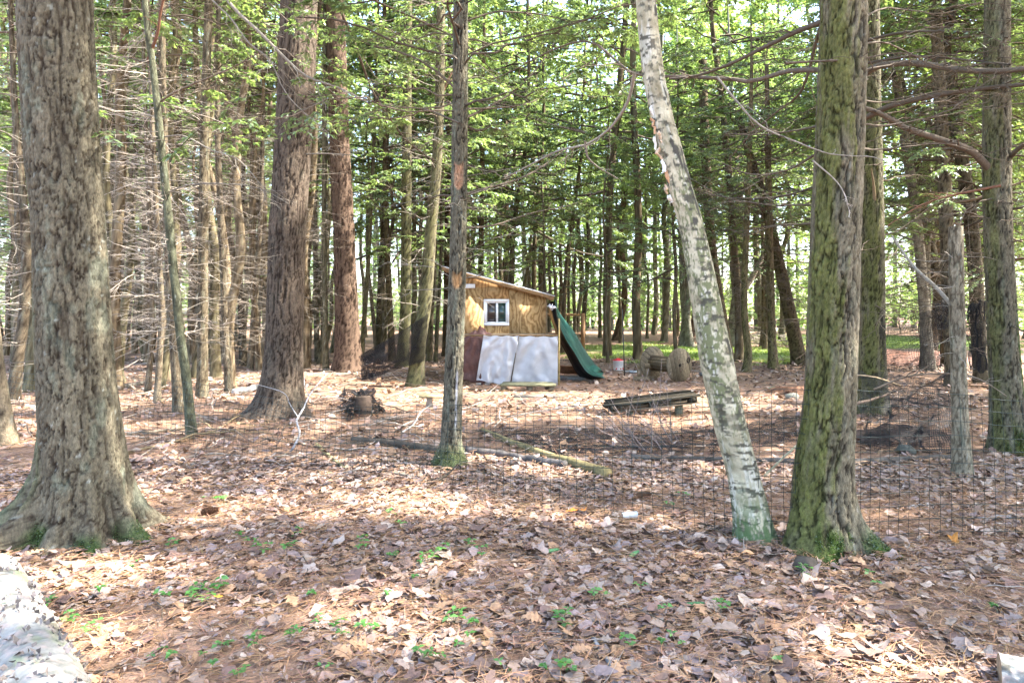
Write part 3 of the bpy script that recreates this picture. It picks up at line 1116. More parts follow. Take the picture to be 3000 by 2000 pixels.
t5, a5 = named('birch_tree', 'leaning white birch with peeling curls of bark and green mossy foot',
               [(2214, 1588), (2180, 1400), (2140, 1250), (2098, 1050), (2034, 700), (1996, 560), (1955, 400), (1930, 300), (1892, 0)], [118, 99, 99, 102, 76, 72, 68, 66, 60], 'smooth', 13,
               nth=104, dz=0.0095, seed=105, flare=(0.22, 0.10), extra=birch_pig, mat='birch')
high_crown(t5, a5, 8.5, 13, 2.6, 26, 'broad')
cl_spec = [(1903, 330, 50), (1908, 372, 62), (1912, 420, 70), (1926, 455, 44), (1938, 490, 46), (1950, 520, 40), (1918, 300, 30), (1944, 555, 30), (2095, 1175, 26), (2110, 1380, 30), (1955, 585, 26), (1930, 405, 40)]
for k, (px, py, s) in enumerate(cl_spec):
    d = 4.80 - rng.uniform(0, 0.05)
    n = 9
    t = np.linspace(0, 1, n)
    hgt = s / F * d * rng.uniform(0.55, 0.9)
    wdt = rng.uniform(0.03, 0.055)
    ang = 0.4 + t * rng.uniform(2.6, 4.6)
    rr = wdt * 0.42 * (1.1 - 0.4 * t)
    prof = np.c_[-0.012 - np.sin(ang) * rr, -0.01 - (1 - np.cos(ang)) * rr]
    V = []
    p0 = U(px + 11, py, d)
    for zz in np.linspace(-0.5, 0.5, 6):
        sl = 1 - 0.35 * abs(zz) + 0.12 * rng.normal()
        V.append(np.c_[p0[0] - zz * hgt * 0.25 + prof[:, 0] * sl + 0.008 * rng.normal(), p0[1] + prof[:, 1] * sl, np.full(n, p0[2] + zz * hgt) + 0.006 * rng.normal(0, 1, n)])
    V = np.array(V).reshape(-1, 3)
    i = (np.arange(5)[:, None] * n + np.arange(n - 1)[None]).ravel()
    cc = np.array([[0.62, 0.60, 0.58], [0.46, 0.27, 0.15], [0.66, 0.62, 0.55], [0.50, 0.36, 0.24]][k % 4])
    m_ = MB().add(V, np.c_[i, i + 1, i + n + 1, i + n], np.clip(cc * rng.uniform(0.85, 1.15, (len(V), 1)), 0, 0.8))
    attach(t5, m_, 'bark_curl', 'birch')

# pine at the fence
def sunlit_plates(TH, Z, hz, pig, rel):  # plates on the sun side painted paler, sunlight put into the pigment
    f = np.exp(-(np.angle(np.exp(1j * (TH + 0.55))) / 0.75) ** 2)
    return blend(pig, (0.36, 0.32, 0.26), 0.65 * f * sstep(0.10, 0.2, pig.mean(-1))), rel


t6, a6 = named('pine_tree', 'stout pine greened with algae, standing against the wire fence beside the leaning birch',
               [(2412, 1606), (2410, 1400), (2432, 1150), (2447, 700), (2472, 0)], [188, 172, 150, 145, 136], 'flake', 20,
               nth=124, dz=0.015, seed=106, flare=(0.26, 0.15), lichen=0.2, lump=0.03, tint=(0.8, 0.76, 0.66), extra=sunlit_plates,
               roots=[(PI + 0.35, 0.10, 0.2, 0.45), (-2.0, 0.22, 0.10, 0.28), (-0.45, 0.26, 0.12, 0.35), (0.9, 0.2, 0.2, 0.5)],
               moss=[(PI + 0.72, 1.05, 3.0, 9.0, GREEN_OLIVE, 0.85), (-PI / 2 - 0.1, 0.6, 0.08, 0.28, MOSS, 1.0), (-0.5, 0.4, 0.06, 0.22, MOSS, 1.0)])
high_crown(t6, a6, 8.5, 19, 3.3, 60)
limb(t6, [(2393, 70), (2330, 95), (2240, 140), (2134, 190), (2040, 222), (1960, 232)], 4.75, 5.6, 0.021, 0.35, 9, 0, TW_BROWN * 1.1)
grey_limb = limb(t6, [(2394, 207), (2312, 210), (2200, 239), (2134, 234), (2000, 226), (1862, 218), (1800, 175), (1754, 132), (1696, 117), (1610, 145), (1500, 205), (1400, 250)], 4.85, 7.0, 0.020, 0.22, 16, 0, TW_BROWN * 1.15, lsc=(0.06, 0.2))
limb(t6, [(1858, 218), (1838, 300), (1790, 370), (1720, 420), (1640, 440), (1560, 480), (1480, 520)], 5.5, 6.6, 0.016, 0.35, 9, 0, TW_GREY * 1.2)
limb(t6, [(1714, 414), (1724, 462), (1760, 494), (1812, 524)], 5.9, 6.2, 0.011, 0.4, 4, 0, TW_GREY * 1.25)
limb(t6, [(2395, 110), (2350, 260), (2270, 330), (2200, 390), (2130, 470)], 4.9, 6.2, 0.013, 0.3, 8, 0, TW_BROWN)
limb(t6, [(2392, 370), (2330, 385), (2230, 395), (2120, 390)], 4.9, 6.6, 0.010, 0.3, 10, 0)
limb(t6, [(2385, 455), (2300, 500), (2200, 508), (2080, 460)], 4.9, 6.4, 0.010, 0.3, 10, 0)
limb(t6, [(2378, 550), (2280, 575), (2150, 580), (2050, 560)], 4.9, 6.4, 0.009, 0.3, 10, 0)
limb(t6, [(2376, 600), (2260, 600), (2120, 575), (2020, 520)], 4.9, 6.6, 0.008, 0.3, 10, 0)
limb(t6, [(2372, 655), (2270, 660), (2150, 680)], 4.9, 6.4, 0.007, 0.3, 8, 0)
limb(t6, [(2100, 225), (2160, 300), (2230, 370), (2330, 415), (2430, 450), (2560, 460)], 4.5, 4.4, 0.008, 0.35, 6, 0, TW_GREY)
limb(t6, [(2380, 470), (2440, 520), (2470, 560), (2490, 620)], 4.5, 4.4, 0.006, 0.3, 4, 0, TW_PALE * 0.8)
limb(t6, [(2300, 185), (2420, 180), (2520, 172), (2620, 155), (2700, 165)], 4.5, 4.6, 0.009, 0.3, 6, 0)
for k in range(6):
    px, py = 2415 + 30 * k, 60 + 75 * k
    limb(t6, [(2500 + rng.uniform(-10, 15), py), (2600, py - rng.uniform(-30, 50)), (2760, py - rng.uniform(-60, 70)), (2900, py + rng.uniform(-80, 60))], 4.8, 6.5 + rng.uniform(0, 1), 0.008, 0.3, 10, 0)

# tree hidden behind the fence pine, with a pale split limb
t7, a7 = named('hemlock_tree', 'dark mossy trunk half hidden behind the algae greened pine', [(2556, 1208), (2556, 1000), (2556, 700), (2550, 300), (2548, 0)], [92, 76, 70, 62, 56], 'flake', 18,
               nth=64, dz=0.035, seed=107, tint=(0.75, 0.75, 0.65), moss=[(PI + 0.9, 1.3, 3, 9, GREEN_OLIVE, 0.8)], flare=(0.3, 0.2))
high_crown(t7, a7, 7.5, 17, 3.0, 40)
limb(t7, [(2545, 212), (2580, 192), (2680, 187), (2800, 205), (2900, 212), (3030, 205)], 9.5, 7.0, 0.046, 0.6, 7, 0, TW_BROWN * 1.1, lsc=(0.1, 0.25))
limb(t7, [(2530, 350), (2600, 315), (2700, 290), (2850, 265), (3020, 248)], 9.5, 7.4, 0.042, 0.5, 9, 0, TW_BROWN, lsc=(0.1, 0.25))
limb(t7, [(2540, 120), (2620, 100), (2700, 92), (2880, 95)], 9.5, 7.4, 0.022, 0.4, 9, 3, TW_BROWN)
limb(t7, [(2560, 182), (2680, 165), (2830, 175), (2960, 190)], 9.5, 7.4, 0.022, 0.4, 9, 0, TW_BROWN)
attach(t7, dead_twigs(a7, 50, 1.2, 6.2, (0.6, 2.2), 0.010, TW_BROWN * 1.1, 5, 2), 'dead_twigs', 'twig', 'stuff')
limb(t7, [(2562, 610), (2562, 570), (2558, 530), (2552, 492)], 10.9, 10.6, 0.035, 0.2, 0, 0, (0.20, 0.15, 0.09), label='pale splintered limb')

t8, a8 = named('hemlock_tree', 'big rough trunk with green moss patches at the frame edge beyond the wire fence',
               [(2965, 1325), (2945, 1100), (2925, 700), (2920, 400), (2922, 0)], [125, 96, 86, 84, 76], 'flake', 17,
               nth=76, dz=0.027, seed=108, tint=(0.75, 0.73, 0.66), lichen=0.3, flare=(0.35, 0.2), moss=[(PI + 0.5, 0.9, 3, 8, GREEN_OLIVE, 0.65), (-0.9, 0.25, 1.4, 1.9, MOSS, 0.9), (-1.8, 0.9, 0.1, 0.5, GREEN_OLIVE, 0.9)], extra=sunlit_plates)
high_crown(t8, a8, 7.0, 16, 3.2, 45)
limb(t8, [(2885, 480), (2840, 440), (2750, 408), (2650, 374), (2580, 335), (2530, 318)], 7.8, 7.4, 0.045, 0.55, 8, 0, TW_BROWN * 1.15, lsc=(0.1, 0.3))
limb(t8, [(2960, 460), (2990, 430), (3060, 380)], 7.8, 7.2, 0.03, 0.5, 3, 0)
limb(t8, [(2890, 552), (2800, 570), (2700, 600), (2600, 660)], 7.8, 8.4, 0.016, 0.3, 8, 0, (0.22, 0.11, 0.07))
attach(t8, dead_twigs(a8, 40, 1.0, 5.2, (0.5, 1.8), 0.008, TW_BROWN * 1.1, 5, 2), 'dead_twigs', 'twig', 'stuff')

t9, a9 = named('dead_tree', 'slim dead trunk sawn off flat above the wire fence', [(2820, 1392), (2812, 1200), (2806, 1000), (2800, 700), (2798, 664)], [62, 50, 48, 46, 46], 'pole', 0, nth=56, dz=0.02, seed=109,
               ztop=float(U(2798, 664, CAM_H * F / (1392 - 915))[2]), cap=True, lichen=0.4, tint=(1.15, 1.12, 1.0), flare=(0.2, 0.1))
attach(t9, dead_twigs(a9, 12, 0.8, 2.4, (0.1, 0.5), 0.006, TW_GREY, 2, 0), 'dead_twigs', 'twig', 'stuff')
limb(t9, [(2780, 885), (2740, 840), (2690, 795), (2650, 745), (2612, 690)], 6.9, 7.6, 0.022, 0.5, 3, 0, TW_GREY * 1.1)

# more trunks between the fence pine and the frame edge
RG = [
    ('dark leaning trunk with forked top behind the sawn off dead trunk', [(2880, 1120), (2868, 1000), (2850, 700), (2800, 350), (2770, 150), (2795, 0)], [52, 46, 44, 40, 34, 26], 'flake', (0.62, 0.58, 0.5)),
    ('straight dark brown trunk running up behind the sawn off dead trunk', [(2795, 1130), (2782, 900), (2770, 600), (2755, 300), (2742, 0)], [50, 44, 42, 38, 34], 'flake', (0.75, 0.68, 0.58)),
    ('pale grey smooth trunk leaning among dark ones behind the netting', [(2722, 1085), (2708, 900), (2685, 640), (2650, 400), (2612, 130), (2600, 0)], [40, 34, 32, 30, 26, 24], 'smooth', (1.15, 1.1, 1.0)),
    ('dark slanting trunk just behind the pale grey smooth one', [(2780, 1075), (2755, 880), (2722, 700), (2690, 500), (2640, 250), (2600, 60)], [40, 36, 34, 30, 26, 22], 'flake', (0.6, 0.55, 0.45)),
]
for k, (lb, pts, wd, st, tint) in enumerate(RG):
    r_, x_ = named('tree', lb, pts, wd, st, 15, nth=28, dz=0.06, seed=120 + k, tint=tint, d=[None, None, None, 21][k])
    attach(r_, dead_twigs(x_, 100, 1.0, 8, (0.9, 3.2), 0.010, TW_BROWN, 4, 1), 'dead_twigs', 'twig', 'stuff')
    shared_crown(r_, 'hemlock', k, 1.0)
    high_crown(r_, x_, 8, 15, 2.6, 26)

# slim dark hemlocks behind the birch
BB = [
    ('thin dark hemlock rising directly behind the leaning birch', [(2132, 1045), (2120, 960), (2082, 700), (2065, 400), (2058, 150), (2066, 0)], [36, 32, 28, 28, 24, 20], (0.7, 0.62, 0.5)),
    ('wavy thin hemlock with bowed foot between the birch and the leaning dark trunk', [(2186, 1088), (2192, 1030), (2180, 900), (2186, 700), (2194, 500), (2200, 300)], [26, 22, 20, 18, 16, 12], (0.75, 0.7, 0.5)),
    ('thin straight hemlock with whorls of bare twigs in front of the leaning dark trunk', [(2266, 1078), (2260, 950), (2254, 700), (2250, 450), (2246, 200)], [30, 24, 22, 18, 12], (0.8, 0.72, 0.55)),
    ('dark trunk leaning steeply toward the wire fence near the lawn', [(2344, 1066), (2310, 900), (2275, 740), (2240, 600), (2190, 430), (2150, 300)], [46, 40, 34, 28, 22, 16], (0.6, 0.52, 0.42)),
]
for k, (lb, pts, wd, tint) in enumerate(BB):
    r_, x_ = named('hemlock_tree', lb, pts, wd, 'pole', 11 - k, nth=28, dz=0.05, seed=140 + k, tint=tint, moss=[(PI + 0.6, 1.2, 3, 9, GREEN_OLIVE, 0.5)])
    attach(r_, dead_twigs(x_, 85, 0.9, 7, (0.9, 3.2), 0.009, TW_BROWN, 5, 2), 'dead_twigs', 'twig', 'stuff')
    w_, l_ = hemlock_sprays(x_, 30, 3.2, 11 - k, (1.8, 4.4), 0.015, 0.095, 0.034, 11, 8, 4)
    attach(r_, w_, 'limbs', 'twig', 'stuff')
    attach(r_, l_, 'crown', 'leaf_green')

# pale forked trunk by the lawn and the grey pair in the clearing
for k, (lb, pts, wd) in enumerate([
        ('pale wide trunk at the lawn with a limb forking off', [(2150, 1012), (2160, 900), (2172, 780), (2168, 600), (2150, 400)], [52, 42, 36, 26, 16]),
        ('grey twin trunk at the far edge of the lawn, thicker stem', [(2002, 1012), (2006, 930), (2000, 850), (1994, 650), (1990, 500)], [24, 20, 18, 14, 10]),
        ('grey twin trunk at the far edge of the lawn, thinner stem', [(2022, 1013), (2014, 930), (2018, 850), (2024, 650), (2026, 500)], [22, 18, 16, 12, 9])]):
    r_, x_ = named('tree', lb, pts, wd, 'smooth', 17, nth=24, dz=0.1, seed=150 + k, tint=(1.05, 1.05, 1.0), flare=(0.5, 0.4))
    if k == 0:
        limb(r_, [(2178, 850), (2205, 810), (2230, 760), (2260, 690), (2275, 640)], 32, 32, 0.16, 0.4, 5, 0, TW_PALE * 0.8)
    high_crown(r_, x_, 7, 16, 3.4, 30, 'broad')

# slim trunks of the crowded stand by the two big pines
LF = [
    ('thin greenish trunk leaning in front of the crowded stand of poles', [(562, 1272), (545, 1100), (528, 980), (500, 700), (470, 400), (446, 180), (424, 0)], [32, 29, 27, 26, 23, 21, 18], 'smooth', (0.62, 0.68, 0.5), 9.0),
    ('slim straight pole standing just behind the thin greenish leaning trunk', [(524, 1212), (512, 1050), (498, 850), (488, 600), (476, 200), (474, 0)], [34, 27, 25, 22, 20, 20], 'pole', (1.0, 0.9, 0.75), None),
    ('straight mid sized pole with pale chips of bark, thickest of the crowded stand', [(592, 1166), (594, 1000), (596, 700), (600, 350), (612, 0)], [36, 31, 29, 27, 25], 'pole', (0.95, 0.88, 0.72), None),
    ('pole with slightly bowed foot standing between the pale chipped pole and the dark pine', [(672, 1152), (662, 1000), (650, 700), (638, 400), (640, 0)], [26, 20, 19, 17, 14], 'pole', (0.95, 0.88, 0.75), None),
    ('thin pole with peeling sunlit side in front of a fallen pole', [(460, 1182), (470, 1000), (474, 900), (462, 700), (448, 400), (440, 200)], [22, 19, 18, 16, 14, 12], 'pole', (1.2, 1.1, 0.95), None),
    ('thin grey pole with crooked foot close to the massive pine', [(432, 1152), (440, 1050), (446, 900), (440, 700), (428, 400)], [20, 17, 16, 14, 12], 'pole', (1.1, 1.02, 0.9), None),
    ('dark thin trunk with black knots left of the dark brown pine', [(713, 1068), (706, 900), (704, 700), (716, 400), (734, 240), (722, 0)], [24, 20, 18, 15, 13, 12], 'pole', (0.55, 0.52, 0.45), None),
    ('leaning pole with a thin companion next to the dark brown pine', [(732, 1082), (742, 960), (754, 800), (764, 600), (770, 400)], [20, 18, 16, 14, 11], 'pole', (1.0, 0.92, 0.8), None),
    ('thin pole nearest the dark brown pine on its sunlit side', [(930, 1056), (926, 900), (924, 700), (922, 350)], [17, 15, 14, 10], 'pole', (0.9, 0.88, 0.7), None),
    ('thin mossy pole midway between the dark brown and the reddish pine', [(955, 1085), (952, 900), (950, 600), (952, 0)], [19, 16, 15, 13], 'pole', (0.9, 0.92, 0.72), None),
    ('crooked dark trunk beside the massive pine, curving at its foot', [(38, 1172), (52, 1050), (72, 900), (76, 700), (50, 400), (36, 150)], [46, 38, 34, 32, 20, 16], 'pole', (0.75, 0.68, 0.58), None),
    ('grey slender trunk behind the crooked dark trunk', [(96, 1118), (84, 950), (56, 700), (46, 400), (30, 0)], [36, 28, 24, 18, 14], 'pole', (0.85, 0.78, 0.66), None),
    ('broken pale trunk in full sun at the frame edge', [(8, 1302), (0, 1200), (-14, 1080), (-30, 900), (-40, 600), (-50, 200)], [92, 70, 56, 50, 44, 36], 'flake', (1.35, 1.2, 1.05), None),
]
for k, (lb, pts, wd, st, tint, d) in enumerate(LF):
    tint = tuple(q * 0.72 for q in tint)
    r_, x_ = named('pole_tree', lb, pts, wd, st, 13.5, nth=30 if k < 4 else 16, dz=0.04 if k < 4 else 0.08, seed=160 + k, tint=tint, d=d, lichen=0.35, flare=(0.25, 0.15))
    attach(r_, dead_twigs(x_, 85 if k < 4 else 62, 1.0, 8.5, (0.4, 1.5), 0.007, [TW_GREY, TW_PALE, TW_BROWN * 1.2][k % 3], 4, 2 if k < 4 else 0), 'dead_twigs', 'twig', 'stuff')
    if k >= 4:
        shared_crown(r_, 'pole', k, 0.95)
        continue
    w_, l_ = hemlock_sprays(x_, 14, 4.2 if k else 6, 12.5, (1.0, 2.2), 0.012, 0.09, 0.042, 13, 6, 3, a=HEM_D * 1.3, b=HEM_L * 1.4)
    attach(r_, w_, 'limbs', 'twig', 'stuff')
    attach(r_, l_, 'crown', 'leaf_green')
    if k == 0:
        limb(r_, [(478, 292), (510, 272), (560, 250), (640, 218), (710, 185), (770, 150)], 9.0, 8.4, 0.017, 0.3, 9, 0, TW_BROWN * 1.2)
        limb(r_, [(445, 145), (462, 95), (470, 40), (482, -20)], 9.0, 8.8, 0.022, 0.7, 2, 0, (0.16, 0.08, 0.05))
        limb(r_, [(488, 400), (540, 400), (620, 440), (700, 470), (780, 560)], 9.0, 8.2, 0.010, 0.3, 10, 0, TW_GREY)
        limb(r_, [(498, 560), (560, 540), (660, 538), (760, 552), (850, 600)], 9.0, 8.2, 0.010, 0.3, 10, 0, TW_GREY)
        limb(r_, [(640, -30), (700, 40), (760, 95), (830, 165), (900, 225), (1000, 262), (1090, 310)], 8.0, 7.6, 0.022, 0.4, 12, 0, TW_GREY * 1.1)
        limb(r_, [(600, -20), (680, 60), (730, 130), (790, 175), (830, 260), (880, 320), (960, 390)], 8.0, 7.6, 0.012, 0.3, 12, 0, TW_GREY)

# trunks between the reddish pine and the cabin
CT = [
    ('stout leaning trunk that holds up the black netting', [(1216, 1128), (1228, 1000), (1246, 880), (1260, 700), (1284, 400), (1292, 0)], [48, 40, 38, 34, 28, 22], 'flake', (1.0, 0.98, 0.78)),
    ('straight mossy trunk behind the torn netting', [(1178, 1076), (1188, 900), (1190, 700), (1192, 350), (1196, 0)], [36, 31, 30, 27, 22], 'flake', (0.85, 0.86, 0.6)),
    ('thin trunk close behind the straight mossy one', [(1212, 1050), (1214, 900), (1214, 700), (1210, 300)], [17, 14, 13, 11], 'pole', (0.9, 0.9, 0.7)),
    ('dark brown thin trunk of a close pair beyond the netting', [(1150, 1056), (1142, 900), (1134, 700), (1128, 400), (1126, 0)], [22, 18, 17, 15, 12], 'pole', (0.9, 0.72, 0.55)),
    ('thin slanting trunk beside the reddish pine', [(1058, 1060), (1066, 950), (1078, 780), (1092, 500), (1104, 200)], [16, 14, 13, 11, 9], 'pole', (0.9, 0.85, 0.7)),
    ('dark thin trunk in front of the reddish undergrowth beyond the netting', [(1110, 1050), (1112, 900), (1122, 700), (1130, 500)], [22, 19, 17, 12], 'pole', (0.65, 0.55, 0.45)),
    ('thin knotty trunk just left of the cabin', [(1258, 1056), (1262, 940), (1270, 800), (1276, 650)], [20, 16, 15, 12], 'pole', (1.0, 0.9, 0.75)),
    ('thin dark stem between the cabin and the knotty trunk', [(1276, 1058), (1282, 940), (1290, 800), (1292, 600)], [12, 10, 9, 7], 'pole', (0.6, 0.52, 0.45)),
    ('dark red brown trunk rising behind the cabin eave', [(1306, 1040), (1308, 900), (1311, 700), (1314, 450), (1316, 200)], [22, 18, 17, 15, 13], 'ridge', (0.8, 0.5, 0.4)),
    ('brown trunk rising behind the cabin roof', [(1404, 1035), (1408, 900), (1410, 700), (1414, 400), (1418, 100)], [20, 17, 15, 13, 10], 'pole', (0.95, 0.75, 0.5)),
    ('pale bent trunk above the cabin roof', [(1500, 1010), (1520, 900), (1540, 820), (1552, 740), (1560, 600)], [12, 11, 11, 10, 8], 'smooth', (1.0, 0.9, 0.8)),
]
for k, (lb, pts, wd, st, tint) in enumerate(CT):
    tint = tuple(q * 0.75 for q in tint)
    r_, x_ = named('tree', lb, pts, wd, st, 15.5, nth=26 if k < 2 else 14, dz=0.08, seed=180 + k, tint=tint, lichen=0.2, moss=[(-1.8, 1.5, 3, 9, GREEN_OLIVE, 0.45)])
    attach(r_, dead_twigs(x_, 60 if k < 2 else 45, 1.6, 10, (0.5, 1.9), 0.009, [TW_GREY, TW_BROWN, TW_BROWN][k % 3], 4, 2 if k < 2 else 0), 'dead_twigs', 'twig', 'stuff')
    if k >= 2:
        shared_crown(r_, 'hemlock' if k % 2 else 'pole', k, 1.25)
        continue
    w_, l_ = hemlock_sprays(x_, 26, 3.3, 14, (1.4, 3.0), 0.014, 0.10, 0.045, 15, 7, 4, a=HEM_D * 1.2, b=HEM_L * 1.3)
    attach(r_, w_, 'limbs', 'twig', 'stuff')
    attach(r_, l_, 'crown', 'leaf_green')
    if k == 0:
        limb(r_, [(1000, 35), (1040, 130), (1064, 200), (1092, 270), (1150, 360), (1200, 420), (1270, 470)], 9.5, 12, 0.022, 0.5, 12, 0, TW_BROWN)
        limb(r_, [(1092, 0), (1160, 30), (1240, 65), (1330, 110), (1400, 160), (1450, 220)], 10, 12, 0.020, 0.4, 14, 5, TW_BROWN)
        limb(r_, [(1286, 300), (1310, 240), (1330, 200), (1345, 170)], 15.2, 15, 0.03, 0.5, 4, 0, (0.24, 0.15, 0.10))

# ------------------------------------------------------------------ the wood behind: every trunk a tree of its own
placed = []


def free(x, y, gap):
    return all((x - a) ** 2 + (y - b) ** 2 > gap * gap for a, b in placed)


def in_lawn(x, y, k=1.0):
    return any(((x - cx) / (rx * k)) ** 2 + ((y - cy) / (ry * k)) ** 2 < 1 for cx, cy, rx, ry in LAWNS)


def zone(n, kinds, name, label, cat, group, px, dd, gap, sc=(0.85, 1.15), tries=6000, ok=None):
    c = 0
    for _ in range(tries):
        if c >= n:
            break
        d = math.sqrt(rng.uniform(dd[0] ** 2, dd[1] ** 2))
        x = (rng.uniform(*px) - CX) / F * d
        if not free(x, d, gap) or (ok and not ok(x, d)):
            continue
        if -3.4 < x < 4.2 and 10 < d < 21.5:
            continue
        placed.append((x, d))
        kd = kinds[c % len(kinds)]
        copy_tree(kd, int(rng.integers(0, 99)), name, (x, d, float(gz(x, d)) - 0.05), rng.uniform(0, 6.28), rng.uniform(*sc), label, cat, group, (rng.normal(0, 0.03), rng.normal(0, 0.03)))
        c += 1


Z_LBL = 'poles of the crowded stand'
zone(16, ['pole'], 'pole_tree', 'slender pole in the crowded stand seen between the frame edge and the massive pine', 'tree', 'poles before the massive pine', (-150, 110), (13.5, 34), 0.75)
zone(36, ['pole'], 'pole_tree', 'slender bare pole in the crowded stand by the massive pine', 'tree', 'poles beside the massive pine', (300, 590), (14, 34), 0.75)
zone(24, ['pole'], 'pole_tree', 'slender bare pole between the pale chipped pole and the dark brown pine', 'tree', 'poles beside the dark brown pine', (600, 790), (14, 34), 0.7)
zone(11, ['pole'], 'pole_tree', 'slender pole seen between the dark brown pine and the reddish pine', 'tree', 'poles between the two big pines', (880, 975), (19, 40), 0.8)
zone(15, ['pole'], 'pole_tree', 'slender trunk in the wood between the reddish pine and the cabin', 'tree', 'slender trunks between reddish pine and cabin', (1030, 1420), (22, 45), 0.9)
zone(26, ['pole', 'dark_pole', 'pole'], 'forest_tree', 'straight far trunk in the row beyond the clearing behind the cabin', 'tree', 'far trunks beyond the clearing', (1440, 2130), (34, 47), 1.2, ok=lambda x, y: not in_lawn(x, y, 1.0))
zone(10, ['hard', 'dark_pole'], 'forest_tree', 'tree at the edge of the lawn beyond the birch', 'tree', 'trees at the lawn edge', (2080, 2520), (30, 46), 2.0, ok=lambda x, y: not in_lawn(x, y, 1.0))
zone(24, ['hard', 'hard', 'dark_pole'], 'broadleaf_tree', 'leafy bright green tree beyond the black netting', 'tree', 'leafy trees beyond the netting', (2450, 3250), (17, 46), 1.8, ok=lambda x, y: not in_lawn(x, y, 0.95))
zone(14, ['hard'], 'broadleaf_tree', 'leafy bright green tree far behind the crowded stand', 'tree', 'leafy trees far behind the stand', (-150, 1250), (30, 45), 2.4, (0.9, 1.3))
zone(16, ['hard'], 'broadleaf_tree', 'leafy bright green tree far behind the clearing', 'tree', 'leafy trees far behind the clearing', (1250, 2500), (36, 47), 2.4, (1.0, 1.4), ok=lambda x, y: not in_lawn(x, y, 1.0))
zone(9, ['hemlock'], 'hemlock_tree', 'low spreading hemlock with needle sprays behind the cabin and the birch', 'tree', 'spreading hemlocks behind the cabin', (1330, 2350), (21, 40), 2.0, ok=lambda x, y: not in_lawn(x, y, 0.8))
zone(6, ['hemlock'], 'hemlock_tree', 'low spreading hemlock among the poles of the crowded stand', 'tree', 'spreading hemlocks in the stand', (-100, 1000), (22, 38), 1.6)
zone(9, ['hemlock'], 'hemlock_tree', 'tall feathery hemlock reaching over the clearing beyond the cabin', 'tree', 'tall feathery hemlocks over the clearing', (1200, 2250), (21.6, 33), 1.6, (1.3, 1.7), ok=lambda x, y: not in_lawn(x, y, 0.6))
zone(12, ['hard'], 'broadleaf_tree', 'tall leafy tree filling the gap behind the birch and the stout pine', 'tree', 'tall leafy trees behind birch and pine', (1850, 2700), (26, 44), 2.6, (1.15, 1.4), ok=lambda x, y: not in_lawn(x, y, 1.0))
zone(60, ['sap'], 'shrub', 'low leafy shrub glowing green at the foot of the far trunks', 'shrub', 'low shrubs under the far trunks', (-100, 3100), (42, 58), 1.2, (0.45, 0.9), ok=lambda x, y: not in_lawn(x, y, 1.0))
zone(14, ['sap'], 'sapling', 'leafy sapling in the light beyond the trunks', 'sapling', 'leafy saplings beyond the trunks', (1300, 3100), (44, 58), 1.5, ok=lambda x, y: not in_lawn(x, y, 1.0))


for k, (px, dd) in enumerate([(2290, 39), (2150, 41), (2390, 40), (2230, 45)]):
    x = (px - CX) / F * dd
    copy_tree('hard', k + 1, 'broadleaf_tree', (x, dd, float(gz(x, dd)) - 0.05), k * 2.1, 1.3, 'tall leafy tree closing the sky gap between birch and stout pine', 'tree', 'tall leafy trees closing the gap')


# the far wood that reads as one green mass
def far_wood():
    mb = MB()
    n = 72000
    a = rng.uniform(-0.95, 0.95, n)
    d = rng.uniform(58, 80, n)
    hmax = 24 + 16 * fbm(a * 14, 0 * a, 0 * a, 3, 77)
    h = rng.uniform(0, 1, n) ** 1.15 * hmax
    keep = fbm(a * 26, h * 0.35, d * 0.05, 3, 78) > 0.36
    a, d, h = a[keep], d[keep], h[keep]
    p = np.stack([np.tan(a) * d, d, h], -1)
    k = len(p)
    dd = nrm(rng.normal(0, 1, (k, 3)) * np.array([1, 1, 0.5]))
    up = nrm(np.array([0, 0, 1.0]) + rng.normal(0, 0.5, (k, 3)))
    mb.leaves(p, dd, up, rng.uniform(0.35, 0.9, k), rng.uniform(0.3, 0.6, k), green(k, HARD_D * 1.15, HARD_L * 1.2))
    m = 130
    a = rng.uniform(-0.9, 0.9, m)
    d = rng.uniform(60, 78, m)
    P = np.stack([np.stack([np.tan(a) * d, d, np.full(m, -0.5)], -1), np.stack([np.tan(a) * d + rng.normal(0, 0.6, m), d, np.full(m, 22.0)], -1)], 1)
    mb.tubes(P, np.stack([rng.uniform(0.12, 0.28, m), np.full(m, 0.06)], 1), 6, twcol(m, (0.12, 0.10, 0.08)))
    o = mb.build('far_forest', 'leaf_green')
    tag(o, 'bright green far off wood behind all the trunks', 'forest', kind='stuff')


far_wood()

# unseen tall trees added outside the frame so their crowns shade the place
for k, (x, y) in enumerate([(9.4, 5.0), (7.4, 1.6), (12.4, 8.2), (12.6, 2.4), (10.2, -1.0), (15.2, 11.0), (16.5, 5.6), (17.5, 14.0), (6.0, -2.6), (20.0, 8.5)]):
    copy_tree(['hard', 'dark_pole', 'hard'][k % 3], k, 'shade_tree', (x, y, float(gz(x, y)) - 0.05), k * 1.3, 0.95, 'unseen tall tree added outside the frame to dapple the wood floor', 'tree', 'unseen added shade trees')

# ------------------------------------------------------------------ fallen leaves, needles, grass
def oak_leaf(n):
    t = np.linspace(0, 1, n)
    env = np.sin(np.pi * np.clip(t, 0, 1) ** 0.75) ** 0.8 * 0.36
    lob = np.ones(n)
    lob[2:-1:2] = 0.5
    w = np.maximum(env * lob, 0.012)
    mid = np.c_[t - 0.5, np.zeros(n)]
    V = np.vstack([mid, np.c_[t - 0.5 + 0.05 * (lob > 0.9), w], np.c_[t - 0.5 + 0.05 * (lob > 0.9), -w]])
    i = np.arange(n - 1)
    return V, np.vstack([np.c_[i, i + 1, n + i + 1, n + i], np.c_[i + 1, i, 2 * n + i, 2 * n + i + 1]])


